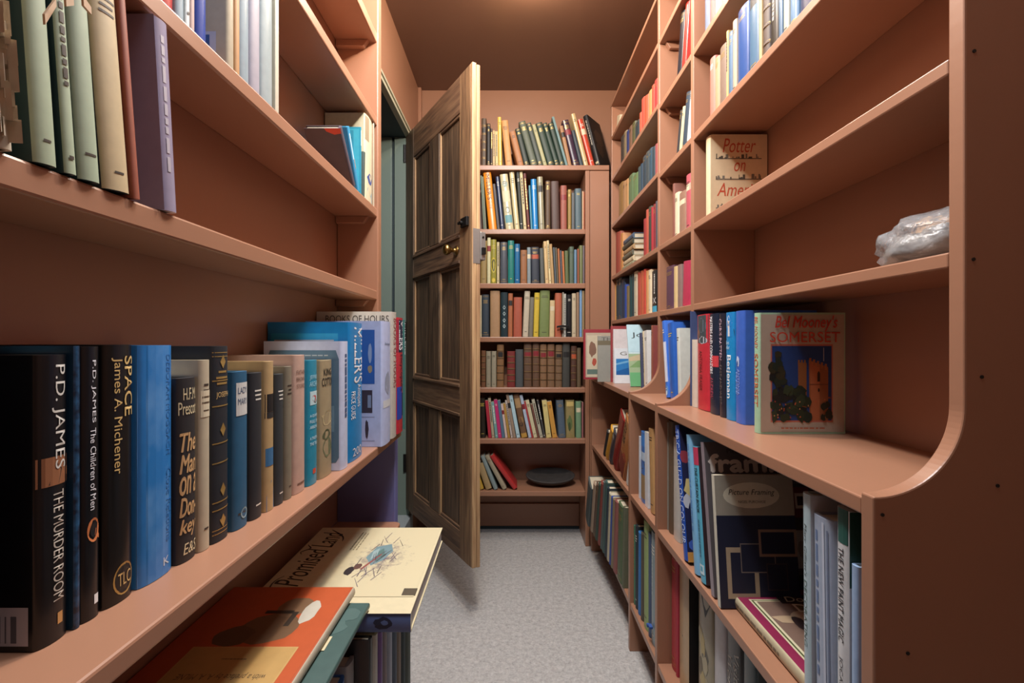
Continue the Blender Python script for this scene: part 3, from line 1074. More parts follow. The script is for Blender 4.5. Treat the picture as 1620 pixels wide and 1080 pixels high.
# ------------------------------------------------------------------ right bookcase, near bay
G4 = 'books in the near bay of the right bookcase'
row('R', J_, .80, PR, 'highest shelf of near right bay', 'far end', G4, '''
160 183 - h.2 4c5870 hg - dark slate book
184 207 - h.205 b84a44 hw - red jacketed book
208 238 - h.21 b0a890 hd - cream book
240 258 - h.2 8a7a60 h - tan book
''', .667)
row('R', J_, .567, PR, "near right bay's second shelf", 'far end', G4, '''
184 208 - 278 b06a5c hw - pinkish red book
209 230 - 275 9c8060 hg - tan-brown book
231 264 - 220 6f5a4c hg - taupe book
265 274 - 150 b0945c hd - thin yellow-cream book
275 292 - 155 3e5c78 hg - blue-grey book
293 312 - 100 9c8a76 hd - beige book
314 366 - 38 2c4a80 hgG - thick bright blue book
369 417 - h.215 48647c hgGk - glossy steel-blue wrapped book
420 433 - h.215 b09060 h - slim tan book
434 468 - h.215 3a2418 hb - dark brown ribbed leather book
471 510 - h.22 2c2620 hG dictk black white-lettered book
513 531 - h.215 4c667e hG - slim steel-blue book
533 560 - h.215 a8a494 hdG - cream and green jacketed book
562 604 - h.215 5a7896 hgG - pale blue wrapped book
606 688 - h.22 2f3450 hG - thick dark navy book
''', .667)
row('R', J_, .322, PR, '', 'id', G4, '164 190 - 652 cdbb98 hD150 potter cream jacketed book facing out with red italic title, near right bay third shelf', .667)

# ------------------------------------------------------------------ counter of the right bookcase
G5 = 'books on the counter of the right bookcase'
K_ = (900, 480, 4.155)
row('R', K_, ZW, (.33, 0), '', 'id', G5, '72 96 - 172 8c2430 hD165T14 redframe large red-bordered picture book facing out at the far end of counter', .667)
row('R', K_, ZW, (.372, 0), '', 'id', G5, '''
135 150 - 190 c4bca8 hD160T20 - tall cream board book beside the red-bordered book on counter
152 190 - 215 b0aca0 hGD160T18 grey grey hardback with olive title band, far part of the counter
''', .667)
row('R', K_, ZW, (.39, 0), '', 'id', G5, '192 206 188 258 d8d8d4 pGD140T06 photo white booklet with a grey photograph on its cover, on counter', .667)
row('R', K_, ZW, (.427, .0), '', 'id', G5, '''
258 275 - 150 8c3438 hT10 - red hardback behind the white booklets at the far end of counter
276 292 - 170 c8c0c0 hwT10 - white and dark thin book behind the sea-picture booklet on counter
294 300 284 295 d8dce0 pGD120T06 grea white booklet with blue sea picture on its cover, on counter
''', .667)
row('R', K_, ZW, (.457, .0), '', 'id', G5, '''
398 406 372 140 b8ccd0 pGD130T08 john pale booklet with green hills on its cover, on counter
''', .667)
row('R', K_, ZW, (.485, .0), '', 'id', G5, '''
456 478 446 195 3a4058 hT14 - dark blue book right behind the green-hills booklet on counter
480 500 468 185 c0b498 hdT16 - cream book leaning beside dark blue one on the counter
502 520 494 180 d0d0cc pd - white paperback leaning before two red-brown books on counter
524 549 - 145 8c5444 hdT22 - brown-pink hardback at the curved panel on counter
551 574 - 145 7c3c38 h - plain red-brown hardback touching the curved panel on counter
''', .667)
row('R', K_, ZW, (.478, 0), '', 'id', G5, '''
634 652 606 118 3c6cc4 hwG bluea pale and bright blue jacketed book leaning in counter's narrow section
660 698 640 135 2c5cae hGy - strong blue jacketed book leaning in counter's narrow section
714 732 702 165 c0c4bc hd - white hardback nearest the second curved panel in counter's narrow section
''', .667)
Q_ = (1030, 460, 4.378)
row('R', Q_, ZW, (.488, 0), "near counter", 'far end', G5, '''
212 262 - 145 3a4a74 hD150 - large navy hardback
264 309 - 338 c8bcae hD110 - short cream book
312 394 308 167 b8303c hG afred red jacketed book with dark photograph
398 460 395 160 1d2638 hG masters dark navy jacketed book with red band
466 506 462 160 232430 hG patten black-purple jacketed book
509 571 507 150 1c80bc hG betj bright blue jacketed book with man's photograph
574 640 - 140 3c62b8 hGD155 antblue thick royal blue jacketed book
''', .667)
row('R', Q_, ZW, (.472, 0), '', 'id', G5, '704 748 - 155 9cc0a0 hGD165 bel pale green jacketed book facing out with church tower photo and red title', .667)

# ------------------------------------------------------------------ below the counter, upper shelf
G6 = 'books below the counter'
Z6 = (900, 680, 6.0)
row('R', Z6, -.517, (.41, 0), 'far shelf below counter', 'far end', G6, '''
318 330 352 -10 1e1e20 h - leaning black book
332 358 392 -30 c08a30 hG - leaning mustard yellow book
366 392 420 0 3a3a40 hwG - leaning black and white book
395 440 478 -150 7c2420 hG - leaning maroon book
446 516 530 -60 9c6438 hG golden ochre and red jacketed book
534 556 556 120 c0bcb4 hD110 - short white book
''', .667)
row('R', Z6, -.517, (.418, 0), 'narrow shelf below counter', 'far end', G6, '''
662 672 664 60 c8d0d8 pG - white-edged pale booklet
674 718 668 20 3a6cae hG bluewhite blue and white pictorial book
722 752 706 25 d0d4d8 pG - white booklet
764 806 720 5 b08858 hd - leaning tan book
''', .667)
R_ = (1020, 640, 2.455)
row('R', R_, -.517, (.425, 0), 'near shelf below counter', 'far end', G6, '''
60 79 - 60 8a8478 hD150 - tall grey cloth book
81 104 - 62 5c4a38 hD150 - tall brown worn book
106 132 - 130 b8b4ac hGD150 - white and brown pictorial book
''', .667)
row('R', R_, -.517, (.405, 0), 'near shelf below counter', 'id', G6, '''
146 170 112 105 1f50b0 hGD200 tricia bright blue spined book on colour with dark pictorial cover
187 208 156 138 7ab0d4 hGD180 paleblue pale blue spined book left of the turquoise curtain book
211 240 180 188 58acc8 hGD185 curtain turquoise spined curtain-making book below the counter
258 272 216 172 8a8088 pGD215 framing large grey magazine with big white lower-case title
''', .667)
row('R', R_, -.517, (.402, 0), '', 'id', G6, '284 296 258 292 c8c4b4 pGD155 picframe picture framing booklet with dark blue cover and painted frames', .667)
row('R', R_, -.517, (.41, 0), '', 'id', G6, '''
612 650 606 350 a8bcc4 hGD235 mary tall pale blue-grey decorating book standing before the lying maroon book
656 732 640 445 98a4b8 hGD225 silver thick book in clear crinkled plastic sleeve, near shelf below counter
736 796 - 405 c4c6c8 hGD235 newpaint white and dark green jacketed paint book near the front upright
798 826 - 625 90a8c8 hGD200 - slim blue book squeezed against the front upright
''', .667)

# ------------------------------------------------------------------ below the counter, lowest shelf
T_ = (920, 760, 3.854)
row('R', T_, -.885, (.50, -.06), 'lowest far shelf', 'far end', G6, '''
12 40 36 0 4a5454 h - leaning dark grey-green book
48 60 74 -10 9a8470 h - worn cream-brown book
64 76 92 -10 5a4638 hg - brown book
78 88 100 -10 34483c h - dark green thin book
92 106 120 -15 7c3830 h - dull red book
110 118 134 -20 4c5a58 h - grey-green book
120 132 144 -20 3a5450 h - teal-green book
136 146 152 20 24323c h - navy thin book
148 162 164 60 b0a890 hD120 - pale mottled book
164 172 172 80 30488c hD120 - blue thin book
174 184 180 95 7a6c54 hD130 - tan-grey book
186 204 196 110 84504a hD130 - dull rose book
208 240 206 135 4c5e40 hgD140 - mossy green thick book
242 252 250 150 5a5c48 hD120 - olive thin book
''', .667)
row('R', T_, -.885, (.41, 0), 'lowest narrow shelf', 'far end', G6, '''
302 322 - 262 3f7058 hgG - green gilt-patterned book
324 337 - 275 222a30 hw - black book
339 354 342 312 2c6ca8 h - bright blue book
356 370 358 320 4c4438 h - dark brown book
374 400 374 246 8ca068 hd - tall pale green book
403 417 - 320 42506a h - slate-blue slim book
419 446 - 312 7a8c90 hwG halas grey-teal book with white spine lettering
''', .667)
U_ = (1020, 860, 4.908)
row('R', U_, -.885, (.434, 0), 'lowest near shelf', 'far end', G6, '''
182 236 - 55 a8383c hgD200 - large red cloth book
238 252 - 80 a83040 hD200 - thin red white-spotted book
256 345 - 160 b0936e hGD205 tanblack tan and black torn-jacket book
402 520 - 412 8c846c hGD210 greypict grey pictorial torn-jacket book
525 615 - 500 b4b4b8 hGD200 - pale grey book
622 742 - 640 1e1c20 hGD215 visit black book with slanting white title
748 860 - 815 1c3840 hGD205 - dark teal and black book
''', .667)

# ------------------------------------------------------------------ left bookcase
G7 = 'books on the left bookcase'
L1 = (0, 0, 3.0844)
row('L', L1, .1476, (-.392, 0), "left bookcase's top-left row", 'near end', G7, '''
-10 72 -140 h.25 a89c88 h torn cream frayed-spine book
182 296 66 h.262 16302c/8f9a80 hdD165 - dark green book with pale green spine
325 384 212 h.258 20383a/94a086 hdD165 - slim green pale-spined book
402 506 288 h.262 142c30/909c84 hdD165 - dark green book with pale green spine
524 654 405 h.265 2c3030/b09c78 hdD165 - wide beige-spined book
656 690 560 h.25 8a4630 hD130 - thin rust book
802 878 735 h.262 8c8498 hGD125 purple lilac-grey jacketed book
'''.replace(' 338 ', ' h.262 '), XB)
L2 = (240, 0, 3.0857)
row('L', L2, .388, (-.399, 0), "left bookcase's second-shelf row", 'near end', G7, '''
40 118 - h.22 a83030 hG - red-edged book
122 164 - h.22 90a0a8 hG - pale steel book
167 189 - h.22 c8ccc8 hd - white book
191 213 - h.22 a88c84 h - pinkish book
222 276 - h.225 24408c hGD150 - deep blue book
372 408 - h.23 a89c86 hGD150 barcode cream book with barcode sticker
410 434 - h.225 a87844 hD140 - orange-tan thin book
436 484 - h.23 8a989e hGD155 - glossy pale blue plastic-wrapped book
488 538 - h.235 8e8790 hD155 lined pale lilac lined-cover book
541 600 - h.235 949e9e hGD155 - glossy white-blue plastic-wrapped book
603 621 - h.2 b0a894 p - thin cream leaflet
''', XB)
L4 = (470, 160, 6.0)
row('L', L4, .388, (-.399, 0), "left bookcase's second shelf by doorway", 'id', G7, '''
540 572 410 440 4a4048 hD085 redtop dark book with red top corner leaning low on left second shelf
578 604 480 392 3c8cb4 hGD085 bluelean dark-covered book with bright blue spine leaning on the turquoise one
''', XB)
row('L', L4, .388, (-.399, 0), "left bookcase's second shelf by doorway", 'id', G7, '''
606 612 - 250 2c8296 hGD108 turq turquoise boarded book upright behind the leaning pair on left second shelf
632 645 660 480 33443f hD090 - dark green short book leaning on the torn jacketed one
650 722 664 165 c8bea0 hGD112 torncream worn cream and blue jacketed book with torn top by the doorway
724 752 - 245 8a7860 hD110 - tan cloth book second from the end panel on left second shelf
756 768 - 240 c8c0ac pD100 - thin white leaflet against the end panel on left second shelf
''', XB)

Q3 = (0, 480, 1.8)
PA = (-.421, .075)
AW = 'long left shelf'
FULL = (0, 0, 1.0)
row('L', FULL, -.257, PA, AW, 'near end', 'books on the long left shelf', '''
-70 -2 - 545 141519 hG rainbow black book with rainbow mark
58 116 - 562 131316 hG murder thick black crime novel
117 128 - 548 1a3a54 hG blueblack dark blue mottled book
130 163 - 549 101216 hG children black jacketed novel with white title
166 218 - 546 131212 hG space thick black jacketed novel with gold title
220 281 - 547 2f78bc hG mogg bright blue sky-jacketed novel
283 316 - 598 262426 h donkey short black novel with tan handwritten title
317 336 - 570 b4a890 hd cream cream cloth book with brown label
337 367 - 548 20242a hg joseph tall navy leather-look gilt book
371 397 - 588 265878 hd lady teal-blue cloth book with white label
399 419 - 590 2a2c30 hw - black worn jacketed book
421 437 - 572 b09468 hk tanblue tan and blue torn-jacket book
438 452 - 592 34383a hw - dark grey worn book
453 465 - 580 7c7462 hd - mottled grey-tan book
466 487 - 562 bc9c8c h father tall beige-pink hardback
488 506 - 570 2888a4 hG archer turquoise jacketed novel
507 530 - 570 9c8c6c h cotton worn tan jacketed book
''', XB)
G8 = 'large price guides and art books by the doorway'
row('L', FULL, -.257, (-.336, 0), AW, 'id', G8, '''
549 553 - 540 c4cce4 hGD155 white1 white book with rounded grey-blue panel beside the bright blue guide
'''.replace('549 553', '541 553'), XB)
row('L', FULL, -.257, (-.338, 0), AW, 'id', G8, '554 576 - 511 1a7cb8 hGD180 miller bright blue price guide with web address band on its back cover', XB)
row('L', FULL, -.257, (-.312, 0), AW, 'id', G8, '''
606 620 - 509 b4c0e4 hGD188 white2 pale blue-white antiques book with pictures on back, before the cream one
621 629 - 494 b8b2a8 hGD205 hours tall pale grey art book with big capital title showing over others
630 639 - 503 b02838 hGD170 red1 red, black and blue spined encyclopedia by the door
640 650 - 507 3c6c68 hGD170 green1 dark green spined guide at the doorway end of long left shelf
''', XB)

# ------------------------------------------------------------------ lettering and pictures of the larger books
B = BOOKS
CRE = 'd8c8a0'; WHT = 'dcdce0'; GOL = 'c8a86c'; RED = 'b83424'; BLK = '1c1a1c'

b = B['murder']
b.text('spine', 'P.D. JAMES', (.38, .60, .82, .965), 'c8c4bc', down=True)
b.text('spine', 'THE MURDER ROOM', (.42, .14, .76, .525), 'b8b0a4', down=True)
b.art('spine', [('8a5a3c', ((.03, .545), (.97, .645))), ('c08050', [(.05, .56), (.5, .63), (.95, .60), (.95, .57)]), ('3a2820', [(.3, .55), (.55, .62), (.7, .60), (.6, .55)]), ('b88850', ((.55, .055), (.72, .095)))])
b.art('back', [('b8b8c4', ((.60, .02), (.93, .15))), ('5a5c68', ((.66, .03), (.68, .12))), ('5a5c68', ((.71, .03), (.74, .12))), ('5a5c68', ((.77, .03), (.78, .12))), ('5a5c68', ((.81, .03), (.85, .12)))], 'barcode_sticker')
b = B['rainbow']
b.art('spine', [('3c62c8', ((.72, .36), (.98, .40))), ('38a078', ((.72, .34), (.98, .36))), ('c8b040', ((.72, .32), (.98, .34))), ('c84838', ((.72, .28), (.98, .32)))])
b = B['blueblack']
b.art('spine', [(cloud_mat('night_jacket', '0c1c30', '2c5c84', 90, .4, .7), ((.01, 0), (.99, 1)))])
b = B['children']
b.text('spine', 'P.D. JAMES', (.40, .72, .66, .95), WHT, down=True)
b.text('spine', 'The Children of Men', (.36, .40, .66, .70), WHT, down=True)
ring = [('c87848', blob(.55, .325, .33, .045, 16, .02)), ('101216', blob(.55, .325, .2, .027, 16, .02))]
b.art('spine', ring + [('c87848', [(.66, .33), (.92, .30), (.9, .285), (.6, .305)]), ('d8d8d8', ((.56, .05), (.82, .085)))])
b = B['space']
b.text('spine', 'SPACE', (.58, .72, .93, .955), GOL, down=True, bold=.01)
b.text('spine', 'James A. Michener', (.18, .50, .50, .95), GOL, down=True)
b.art('spine', [(GILT, blob(.58, .085, .36, .062, 20, .01)), ('131212', blob(.58, .085, .31, .053, 20, .01))])
b.text('spine', 'TLC', (.36, .06, .82, .11), GOL)
b = B['mogg']
b.art('spine', [(cloud_mat('sky_jacket', '2874b8', '6ca0d4', 22, .42, .72, (1, 1, .55)), ((.005, .0), (.995, 1.0)))])
b.text('spine', 'DEBORAH MOGGACH', (.72, .52, .88, .96), '2464a4', down=True)
b.text('spine', 'Close Relations', (.72, .14, .92, .46), '2464a4', down=True)
b.text('spine', 'K', (.62, .04, .82, .075), 'c8d0d8')
b = B['donkey']
b.text('spine', 'H.F.M.', (.2, .88, .9, .945), CRE)
b.text('spine', 'Prescott', (.04, .80, .98, .87), CRE)
y = .67
for s in ('The', 'Man', 'on a', 'Don-', 'key'):
    b.text('spine', s, (.08, y - .07, .9, y + .03), 'c8a070', shear=.25, bold=.012)
    y -= .117
b.text('spine', 'E&S', (.2, .04, .92, .10), CRE, shear=.2)
b = B['cream']
b.art('spine', [('d0c4a8', ((.08, .70), (.92, .84))), ('5a4a3a', ((.16, .80), (.84, .81))), ('5a4a3a', ((.16, .77), (.84, .78))), ('5a4a3a', ((.25, .73), (.75, .738)))])
b = B['joseph']
sh = []
for v in (.82, .69, .5, .4, .2, .16):
    sh.append((GILT, ((.03, v), (.97, v + .006))))
for v in (.92, .57, .26, .10):
    sh.append((GILT, [(.5 - .16, v), (.5, v - .035), (.5 + .16, v), (.5, v + .035)]))
b.art('spine', sh, 'gilt_tooling')
b.text('spine', 'JOSEPH', (.15, .73, .85, .765), GOL)
b = B['lady']
b.art('spine', [('c8c8c4', ((.12, .72), (.9, .93)))], 'spine_label')
b.text('spine', 'LADY', (.2, .86, .8, .90), '2a4a6c'); b.text('spine', 'MARY', (.2, .79, .8, .83), '2a4a6c')
b.art('spine', [('8ca8b0', blob(.6, .09, .25, .035, 16, .02)), ('265878', blob(.6, .09, .18, .024, 16, .02))], 'emblem')
b = B['tanblue']
b.art('spine', [('2c2c2c', ((.02, .62), (.98, .66))), ('3c6c94', ((.05, .30), (.95, .42))), ('4488b8', [(.1, .0), (.9, .0), (.95, .14), (.5, .2), (.1, .1)])], 'torn_jacket')
b = B['father']
b.text('spine', 'FATHER', (.15, .86, .85, .89), '6c4c3c'); b.text('spine', 'BROWN', (.15, .81, .85, .84), '6c4c3c'); b.text('spine', 'STORIES', (.15, .76, .85, .79), '6c4c3c')
b.marks('spine', (.2, .05, .8, .08), '6c4c3c', 1, False, 3)
b = B['archer']
b.text('spine', 'JEFFREY', (.12, .84, .88, .88), 'a8d4e0'); b.text('spine', 'ARCHER', (.12, .79, .88, .83), 'a8d4e0')
b.art('spine', [('b8d4d8', ((.15, .64), (.85, .75))), ('b84038', blob(.5, .69, .2, .03)), ('2c3c34', blob(.6, .67, .15, .02)), ('c84c34', ((.35, .085), (.65, .125)))])
for k, s in enumerate(('A QUIVER', 'FULL OF', 'ARROWS', '', 'A TWIST IN', 'THE TALE')):
    if s:
        b.text('spine', s, (.14, .54 - .045 * k, .86, .565 - .045 * k), 'd8ecf0')
b = B['cotton']
b.text('spine', 'KING', (.2, .87, .8, .93), '2c2820', bold=.01); b.text('spine', 'COTTON', (.1, .78, .95, .85), '2c2820', bold=.01)
b.art('spine', [('6c7050', blob(.5, .25, .35, .08)), ('b0a078', blob(.5, .5, .4, .06)), ('54583c', blob(.4, .36, .3, .04))])
b = B['white1']
b.art('back', [('5c7c94', [(.08, .06), (.92, .06), (.96, .1), (.96, .86), (.92, .93), (.08, .93), (.04, .86), (.04, .1)]), ('7898ac', ((.1, .3), (.9, .5)))])
b.marks('back', (.15, .88, .82, .9), 'a8b8c4', 1, False, 3)
b.marks('spine', (.3, .4, .7, .9), '3c5478', 1, True, 8)
b = B['miller']
b.art('back', [('2898c8', ((.04, .82), (.85, .92))), ('b8c0c8', ((.08, .72), (.80, .875)))])
b.art('back', [('1c2c5c', [(.12, .755), (.14, .735), (.74, .735), (.77, .755), (.77, .83), (.74, .85), (.14, .85), (.12, .83)])], 'web_address_band')
b.text('back', 'www.bonhams.com', (.15, .75, .74, .835), WHT, bold=.01)
b.text('spine', "MILLER'S", (.28, .56, .92, .965), WHT, down=True, bold=.005)
b.text('spine', 'Antiques', (.42, .38, .8, .545), WHT, down=True)
b.text('spine', 'PRICE GUIDE', (.12, .30, .36, .5), WHT, down=True)
b.text('spine', '200', (.2, .03, .8, .09), WHT)
b = B['white2']
b.art('back', [('2c5ca8', ((.50, .50), (.89, .93))), ('8ca0c4', blob(.83, .74, .025, .08, 14, .1)), ('9c8c70', blob(.83, .62, .03, .03, 10, .2)), ('3c3440', ((.50, .27), (.86, .45))), ('7c8ca8', ((.80, .31), (.845, .41))), ('3c3440', blob(.79, .14, .025, .07)), ('8c98b8', ((.50, .045), (.89, .05))), ('8c98b8', ((.50, .235), (.89, .24)))])
b.text('spine', 'Antiques', (.2, .80, .8, .83), '3c4858'); b.art('spine', [('8c94a8', blob(.5, .5, .25, .1)), ('c8ccd0', ((.1, .3), (.9, .36)))])
b = B['hours']
b.text('back', 'BOOKS OF HOURS', (.12, .915, .95, .97), '3c3838')
b.text('spine', 'BOOKS OF HOURS', (.25, .4, .75, .95), '8c3c3c', down=True)
b = B['red1']
b.art('spine', [('161c3c', ((.02, .70), (.98, .98))), ('1c3ca0', ((.02, .12), (.6, .40))), ('16183c', ((.6, .14), (.98, .34)))])
b.text('spine', 'MILLERS', (.2, .72, .85, .97), WHT, down=True, bold=.01)
b.text('spine', 'Encyclopedia', (.25, .36, .85, .68), '181430', down=True)
b = B['green1']
b.text('spine', 'MILLERS', (.2, .68, .8, .97), WHT, down=True, bold=.01)

# right counter books
b = B['bel']
b.art('front', [('b4a694', ((.02, .015), (.985, .985))), ('b46a58', ((.135, .095), (.855, .74))), ('1c3c74', ((.15, .11), (.84, .725)))], 'jacket_panel')
rr = random.Random(5)
tw = [('8a5434', [(.585, .11), (.575, .61), (.80, .55), (.80, .11)]), ('a86440', [(.60, .11), (.59, .60), (.70, .575), (.70, .11)])]
for k in range(5):
    u = .58 + .045 * k
    tw.append(('96603c', ((u, .575 - .012 * k), (u + .025, .625 - .012 * k))))
tw += [('84542f', [(.46, .11), (.45, .59), (.55, .585), (.55, .11)])]
for k in range(3):
    tw.append(('84542f', ((.45 + .035 * k, .58), (.47 + .035 * k, .61))))
tw += [('2c2018', [(.675, .43), (.675, .5), (.69, .52), (.705, .5), (.705, .43)]), ('2c2018', blob(.69, .36, .012, .015)), ('5c3c28', ((.585, .405), (.80, .41))), ('c8c8c8', ((.745, .60), (.750, .71)))]
for k in range(34):
    u = rr.uniform(.17, .56); v = rr.uniform(.13, .30 + .26 * (1 - (u - .17) / .4))
    tw.append((rr.choice(('1c2a20', '24301e', '141c1c', '2c3a26')), blob(u, v, rr.uniform(.03, .07), rr.uniform(.03, .06), 10, .3, rr)))
for k in range(10):
    tw.append((rr.choice(('1c2a20', '2c2c1c')), blob(rr.uniform(.16, .27), rr.uniform(.4, .68), rr.uniform(.03, .06), rr.uniform(.03, .05), 10, .3, rr)))
for k in range(26):
    tw.append((rr.choice(('b85c38', '9c5034', 'a87c54', '8a3c30')), blob(rr.uniform(.17, .82), rr.uniform(.12, .33), .008, .008, 7, .3, rr)))
for k in range(8):
    tw.append(('26261a', blob(rr.uniform(.72, .83), rr.uniform(.12, .26), .03, .03, 9, .3, rr)))
b.art('front', tw)
b.text('front', "Bel Mooney's", (.18, .845, .90, .975), 'c03c2c', shear=.25, bold=.006)
b.text('front', 'SOMERSET', (.12, .755, .93, .84), 'c04430', bold=.004)
b.marks('front', (.25, .035, .78, .06), 'b0684c', 1, False, 16)
b.text('spine', 'BEL MOONEY', (.3, .70, .75, .97), 'b8503c', down=True, shear=.2)
b.text('spine', 'SOMERSET', (.22, .22, .78, .66), 'b8603c', down=True, bold=.01)
b = B['potter']
b.art('front', [('c8b08c', ((.01, .01), (.99, .99)))], 'jacket_panel')
b.text('front', 'Potter', (.22, .78, .80, .95), 'b0462c', shear=.3)
b.text('front', 'on', (.42, .55, .62, .66), 'b0462c', shear=.3)
b.text('front', 'America', (.12, .25, .92, .41), 'b0462c', shear=.3)
rr = random.Random(9)
sk = []
for v0 in (.70, .45, .10):
    sk.append(('5a5044', ((.1, v0), (.9, v0 + .012))))
    for k in range(16):
        u = rr.uniform(.1, .87)
        sk.append((rr.choice(('4a4238', '6c6458')), ((u, v0), (u + rr.uniform(.01, .05), v0 + rr.uniform(.02, .07)))))
b.art('front', sk)
b = B['afred']
b.art('spine', [('3c4448', ((.02, .70), (.98, .99))), ('54606c', blob(.55, .88, .3, .08)), ('b0b0b8', blob(.6, .73, .3, .04)), ('8c5a48', blob(.2, .8, .15, .05))])
b.text('spine', 'ANTONIA FRASER', (.3, .2, .55, .62), '6c2024', down=True)
b = B['masters']
b.art('spine', [('c43c44', ((.34, .47), (.98, .58)))], 'red_band')
b.text('spine', 'MASTERS AND COMMANDERS', (.1, .40, .5, .97), 'd8d4d8', down=True, bold=.01)
b.text('spine', 'ANDREW', (.15, .15, .55, .36), 'a03c54', down=True)
b = B['patten']
b.text('spine', 'CHRIS PATTEN', (.15, .55, .65, .95), 'c8a8b8', down=True)
b.text('spine', 'EAST AND WEST', (.2, .12, .65, .5), '5c5454', down=True)
b = B['betj']
b.art('spine', [('1878bc', ((.02, .77), (.98, .99))), ('d8d8d8', [(.1, .905), (.3, .92), (.35, .965), (.55, .97), (.62, .92), (.85, .90), (.5, .89)]), ('c0a890', blob(.45, .885, .14, .03)), ('242c34', [(.05, .775), (.15, .85), (.4, .87), (.7, .87), (.95, .84), (.98, .775)]), ('c8ccd0', [(.4, .775), (.42, .87), (.6, .87), (.62, .775)])])
b.text('spine', 'Bevis', (.15, .70, .55, .735), 'b8d8e8'); b.text('spine', 'Hillier', (.15, .655, .6, .69), 'b8d8e8')
b.text('spine', 'Betjeman', (.18, .20, .72, .60), 'e0e8ec', down=True, bold=.008)
b = B['antblue']
b.text('spine', 'ANTONIA', (.35, .25, .6, .48), '8ca4dc', down=True); b.text('spine', 'FRASER', (.08, .25, .32, .45), '8ca4dc', down=True)
b.art('spine', [('b8c4e0', blob(.4, .55, .16, .05)), ('24407c', blob(.35, .53, .08, .03))])
b = B['bluea']
b.art('spine', [('c8ccd4', ((.02, .20), (.98, .72))), ('5c8cc0', blob(.5, .1, .4, .08)), ('c8d8e0', blob(.6, .06, .2, .03))])
b = B['redframe']
b.art('front', [('b0a08c', ((.06, .04), (1.0, .93))), ('c0b49c', ((.1, .06), (.5, .88))), ('7c5c4c', blob(.25, .6, .1, .15)), ('5c7068', ((.1, .1), (.5, .2))), ('a84c3c', blob(.3, .35, .06, .08))])
b = B['grey']
b.art('front', [('8c8c84', ((.0, .0), (1, 1))), ('6c6450', ((.0, .80), (1, .90)))])
b.text('front', 'THE', (.1, .9, .5, .97), '4c4c48')
b = B['photo']
b.art('front', [('d4d4d0', ((0, 0), (1, 1))), ('7c8084', ((.25, .15), (.85, .72))), ('5c6064', blob(.5, .5, .15, .12)), ('9ca0a0', ((.28, .2), (.8, .32)))])
b.marks('front', (.45, .84, .7, .9), '8c8478', 1, False, 17)
b = B['grea']
b.art('front', [('d4d8dc', ((0, 0), (1, 1))), ('2c78b8', ((.06, .24), (1, .70))), ('1c5c9c', [(.06, .34), (.5, .45), (1, .36), (1, .24), (.06, .24)]), ('6ca8d0', [(.06, .52), (.5, .6), (1, .5), (1, .56), (.5, .66), (.06, .57)])])
b.text('front', 'Grea', (.2, .80, .95, .90), '6c6c64')
b = B['john']
b.art('front', [('a8c4cc', ((0, .55), (1, 1))), ('8ca07c', ((0, .0), (1, .52))), ('6c8c58', [(0, .3), (.5, .5), (1, .42), (1, .3)]), ('b0a080', [(0, .46), (.4, .52), (.7, .56), (1, .5), (1, .44), (0, .4)]), ('5c9c68', ((0, .0), (1, .22))), ('6c6c94', blob(.55, .33, .12, .07))])
b.text('front', 'Jo', (.12, .77, .48, .87), '3c4444')

# below the counter
b = B['tricia']
b.text('spine', 'TRICIA GUILD ON COLOUR', (.25, .12, .78, .965), 'b8c8e8', down=True, bold=.006)
rr = random.Random(3)
ar = [('1a1c40', ((0, .0), (1, 1)))]
for k in range(22):
    ar.append((rr.choice(('7c2834', 'c8b478', '3c5cb0', 'b8b8c0', '8c3440', '24408c')), blob(rr.uniform(.02, .5), rr.uniform(.08, .95), rr.uniform(.03, .08), rr.uniform(.03, .07), 9, .3, rr)))
ar.append(('c08a44', ((0, .0), (.4, .07))))
b.art('front', ar)
b = B['paleblue']
b.marks('spine', (.3, .3, .7, .93), '5c88c0', 1, True, 9)
b = B['curtain']
b.art('spine', [('b83858', ((.05, .86), (.95, .995)))])
b.text('spine', 'THE CURTAIN BOOK', (.28, .50, .68, .84), '1c3848', down=True, bold=.006)
b.marks('spine', (.32, .18, .6, .45), '3c6c88', 1, True, 10)
b.art('spine', [('c8e0e8', ((.2, .06), (.8, .13))), ('58acc8', ((.35, .08), (.65, .115)))])
b.art('front', [('3c2c30', ((0, 0), (1, 1))), ('6c3c40', blob(.3, .8, .2, .12)), ('54484c', blob(.6, .6, .2, .2))])
b = B['framing']
b.art('front', [('565052', ((0, 0), (1, 1))), ('3c3836', ((.78, .25), (1, .72))), ('6c2c2c', ((.80, .50), (.98, .70))), ('c8b8a8', ((.84, .56), (.94, .66))), ('3c2020', ((.86, .58), (.92, .64))), ('a8a49c', ((.80, .18), (.93, .42))), ('8c887c', blob(.86, .3, .04, .06)), ('34382c', ((.74, .0), (1, .14)))])
b.text('front', 'framing', (.04, .765, .96, .915), 'dcd2c8', bold=.03)
b.text('front', 'Picture', (.22, .925, .42, .955), '2c2828')
b = B['picframe']
sh = [('9c9484', ((0, .69), (1, 1))), ('1c2036', ((0, 0), (1, .69))), ('d0c8b0', blob(.46, .845, .36, .1, 24, .0))]
for (u0, v0, u1, v1, w, c) in ((.10, .07, .50, .45, .055, 'b09c80'), (.28, .26, .72, .48, .012, '7c7068'), (.52, .38, 1.0, .585, .03, '8c7464'), (.60, .13, .86, .33, .012, '443438')):
    sh += [(c, ((u0, v0), (u1, v1))), ('1c2036', ((u0 + w, v0 + w * .7), (u1 - w, v1 - w * .7)))]
b.art('front', sh)
b.text('front', 'Picture Framing', (.17, .835, .76, .89), '2c2824', shear=.25)
b.text('front', 'NIGEL PURCHASE', (.29, .785, .64, .805), '5c5448')
b = B['mary']
b.text('spine', "Mary Gilliatt's", (.25, .62, .6, .86), '2c3c38', down=True, shear=.2)
b.text('spine', 'DECORATING', (.25, .30, .58, .60), '4c645c', down=True)
